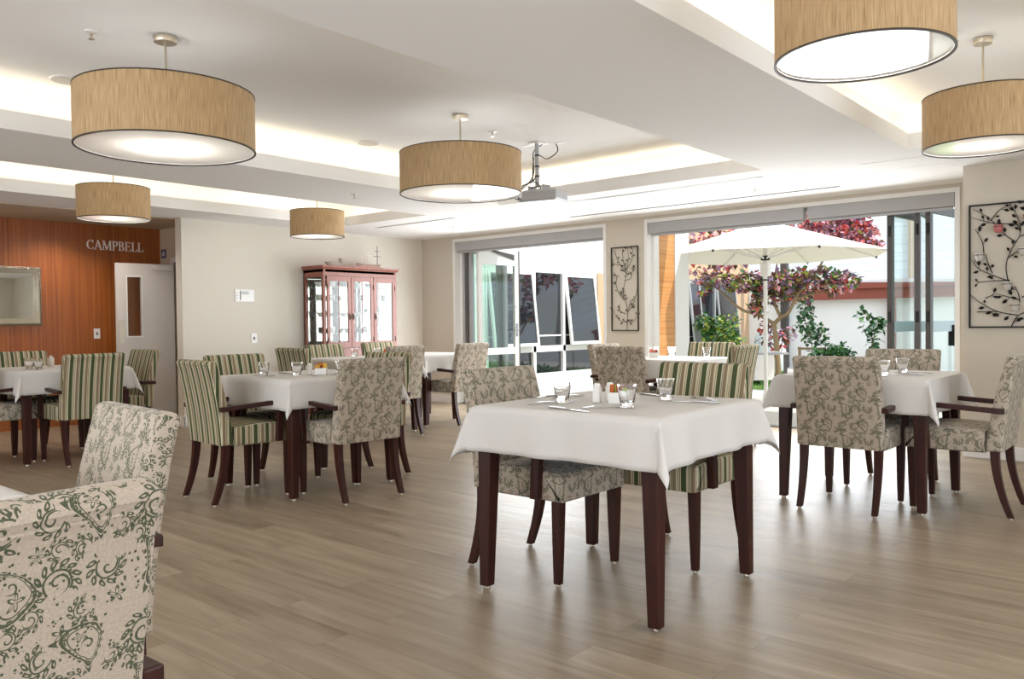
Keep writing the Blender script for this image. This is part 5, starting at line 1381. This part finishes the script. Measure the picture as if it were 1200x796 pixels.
plant('climbing_plant', 'tall slender green climber trained up the white garden wall', 'climbing plant', (-6.49, 17.4, -0.05), [[(0, 0, 0), (0.02, 0, 0.6), (-0.12, 0, 1.1), (-0.10, 0, 1.6)], [(0.02, 0, 0.5), (0.2, 0, 0.8), (0.26, 0, 1.05)]], 7,
      [((-0.11, 0, 1.45), (0.13, 0.12, 0.22), 60), ((-0.12, 0, 1.1), (0.20, 0.15, 0.24), 90), ((0.0, 0, 0.8), (0.18, 0.15, 0.2), 60), ((0.2, 0, 0.82), (0.16, 0.15, 0.2), 60)], [LEAF_G2, LEAF_G], (80, 20), 0.12)
plant('climbing_plant', 'sparse young rose bush against the white garden wall', 'climbing plant', (-5.27, 17.4, -0.05), [[(0, 0, 0), (0.02, 0, 0.6), (0.0, 0, 1.0), (-0.12, 0, 1.3)], [(0.01, 0, 0.6), (0.12, 0, 1.0), (0.20, 0, 1.15)]], 8,
      [((-0.14, 0, 1.26), (0.18, 0.1, 0.10), 26), ((0.05, 0, 1.0), (0.22, 0.12, 0.16), 60), ((0.06, 0, 0.7), (0.10, 0.1, 0.25), 40), ((0.16, 0, 1.1), (0.14, 0.1, 0.10), 24)], [LEAF_G2, LEAF_G], (70, 30), 0.13)
plant('garden_shrub', 'low dense green bush at the foot of the garden wall', 'shrub', (-5.95, 17.2, -0.05), [[(0, 0, 0), (0, 0, 0.3)], [(0, 0, 0), (0.2, 0, 0.3)]], 9,
      [((-0.05, 0, 0.36), (0.46, 0.3, 0.24), 320), ((0.1, 0, 0.5), (0.26, 0.2, 0.14), 90)], [LEAF_G2, LEAF_G], (70, 30), 0.14)
plant('ground_cover', 'low green ground cover plants beside the parasol pole', 'plant', (-6.35, 13.6, -0.05), [[(0, 0, 0), (0, 0, 0.1)]], 10,
      [((0, 0, 0.10), (0.40, 0.4, 0.12), 200), ((0.5, 0.2, 0.12), (0.35, 0.4, 0.12), 160), ((-0.5, 0.3, 0.10), (0.35, 0.4, 0.10), 120)], [LEAF_G, LEAF_Y, LEAF_G2], (60, 20, 20), 0.10, 0.006)
t = thing('plant_stake_frame', 'small pale timber stake frame around the climber', 'plant support', (-6.45, 17.3, -0.05))
for x in (-0.25, 0.28): MB().box((x-0.022, -0.022, 0), (x+0.022, 0.022, 0.56)).build('stake', BARK, t, smooth=0)
MB().box((-0.28, -0.03, 0.50), (0.31, -0.018, 0.55)).build('rail', BARK, t, smooth=0)
# wrapped pale boulder
rn = random.Random(5); bl = bmesh.new(); bmesh.ops.create_icosphere(bl, subdivisions=4, radius=0.5)
from mathutils import noise
vs = []
for v in bl.verts:
    k = 1 + 0.25*noise.noise(v.co*2.4) + 0.10*noise.noise(v.co*7)
    vs.append((v.co.x*0.62*k, v.co.y*0.6*k, max(-0.42, v.co.z*1.25*k)))
mb_ = MB().add(vs, [[q.index for q in f.verts] for f in bl.faces]); bl.free()
tag(mb_.build('garden_boulder', STONE, smooth=60, loc=(-6.95, 16.4, 0.36)), 'pale lumpy boulder by the foot of the garden wall', 'boulder')
def bench():
    t = thing('outdoor_table', 'pale grey outdoor table half hidden behind a striped chair', 'table', (-4.86, 11.1, -0.012), 0.72)
    MB().box((-0.34, -0.30, 0.62), (0.30, 0.30, 0.65)).build('tabletop', LIGHTGREY, t, smooth=0, bevel=0.004)
    MB().box((-0.30, -0.285, 0.27), (0.10, -0.265, 0.62)).build('front_panel', WHITE, t, smooth=0)
    for x in (-0.30, 0.26):
        for y in (-0.27, 0.27): MB().box((x-0.02, y-0.02, 0), (x+0.02, y+0.02, 0.62)).build('leg', DARKGREY, t, smooth=0)
bench()
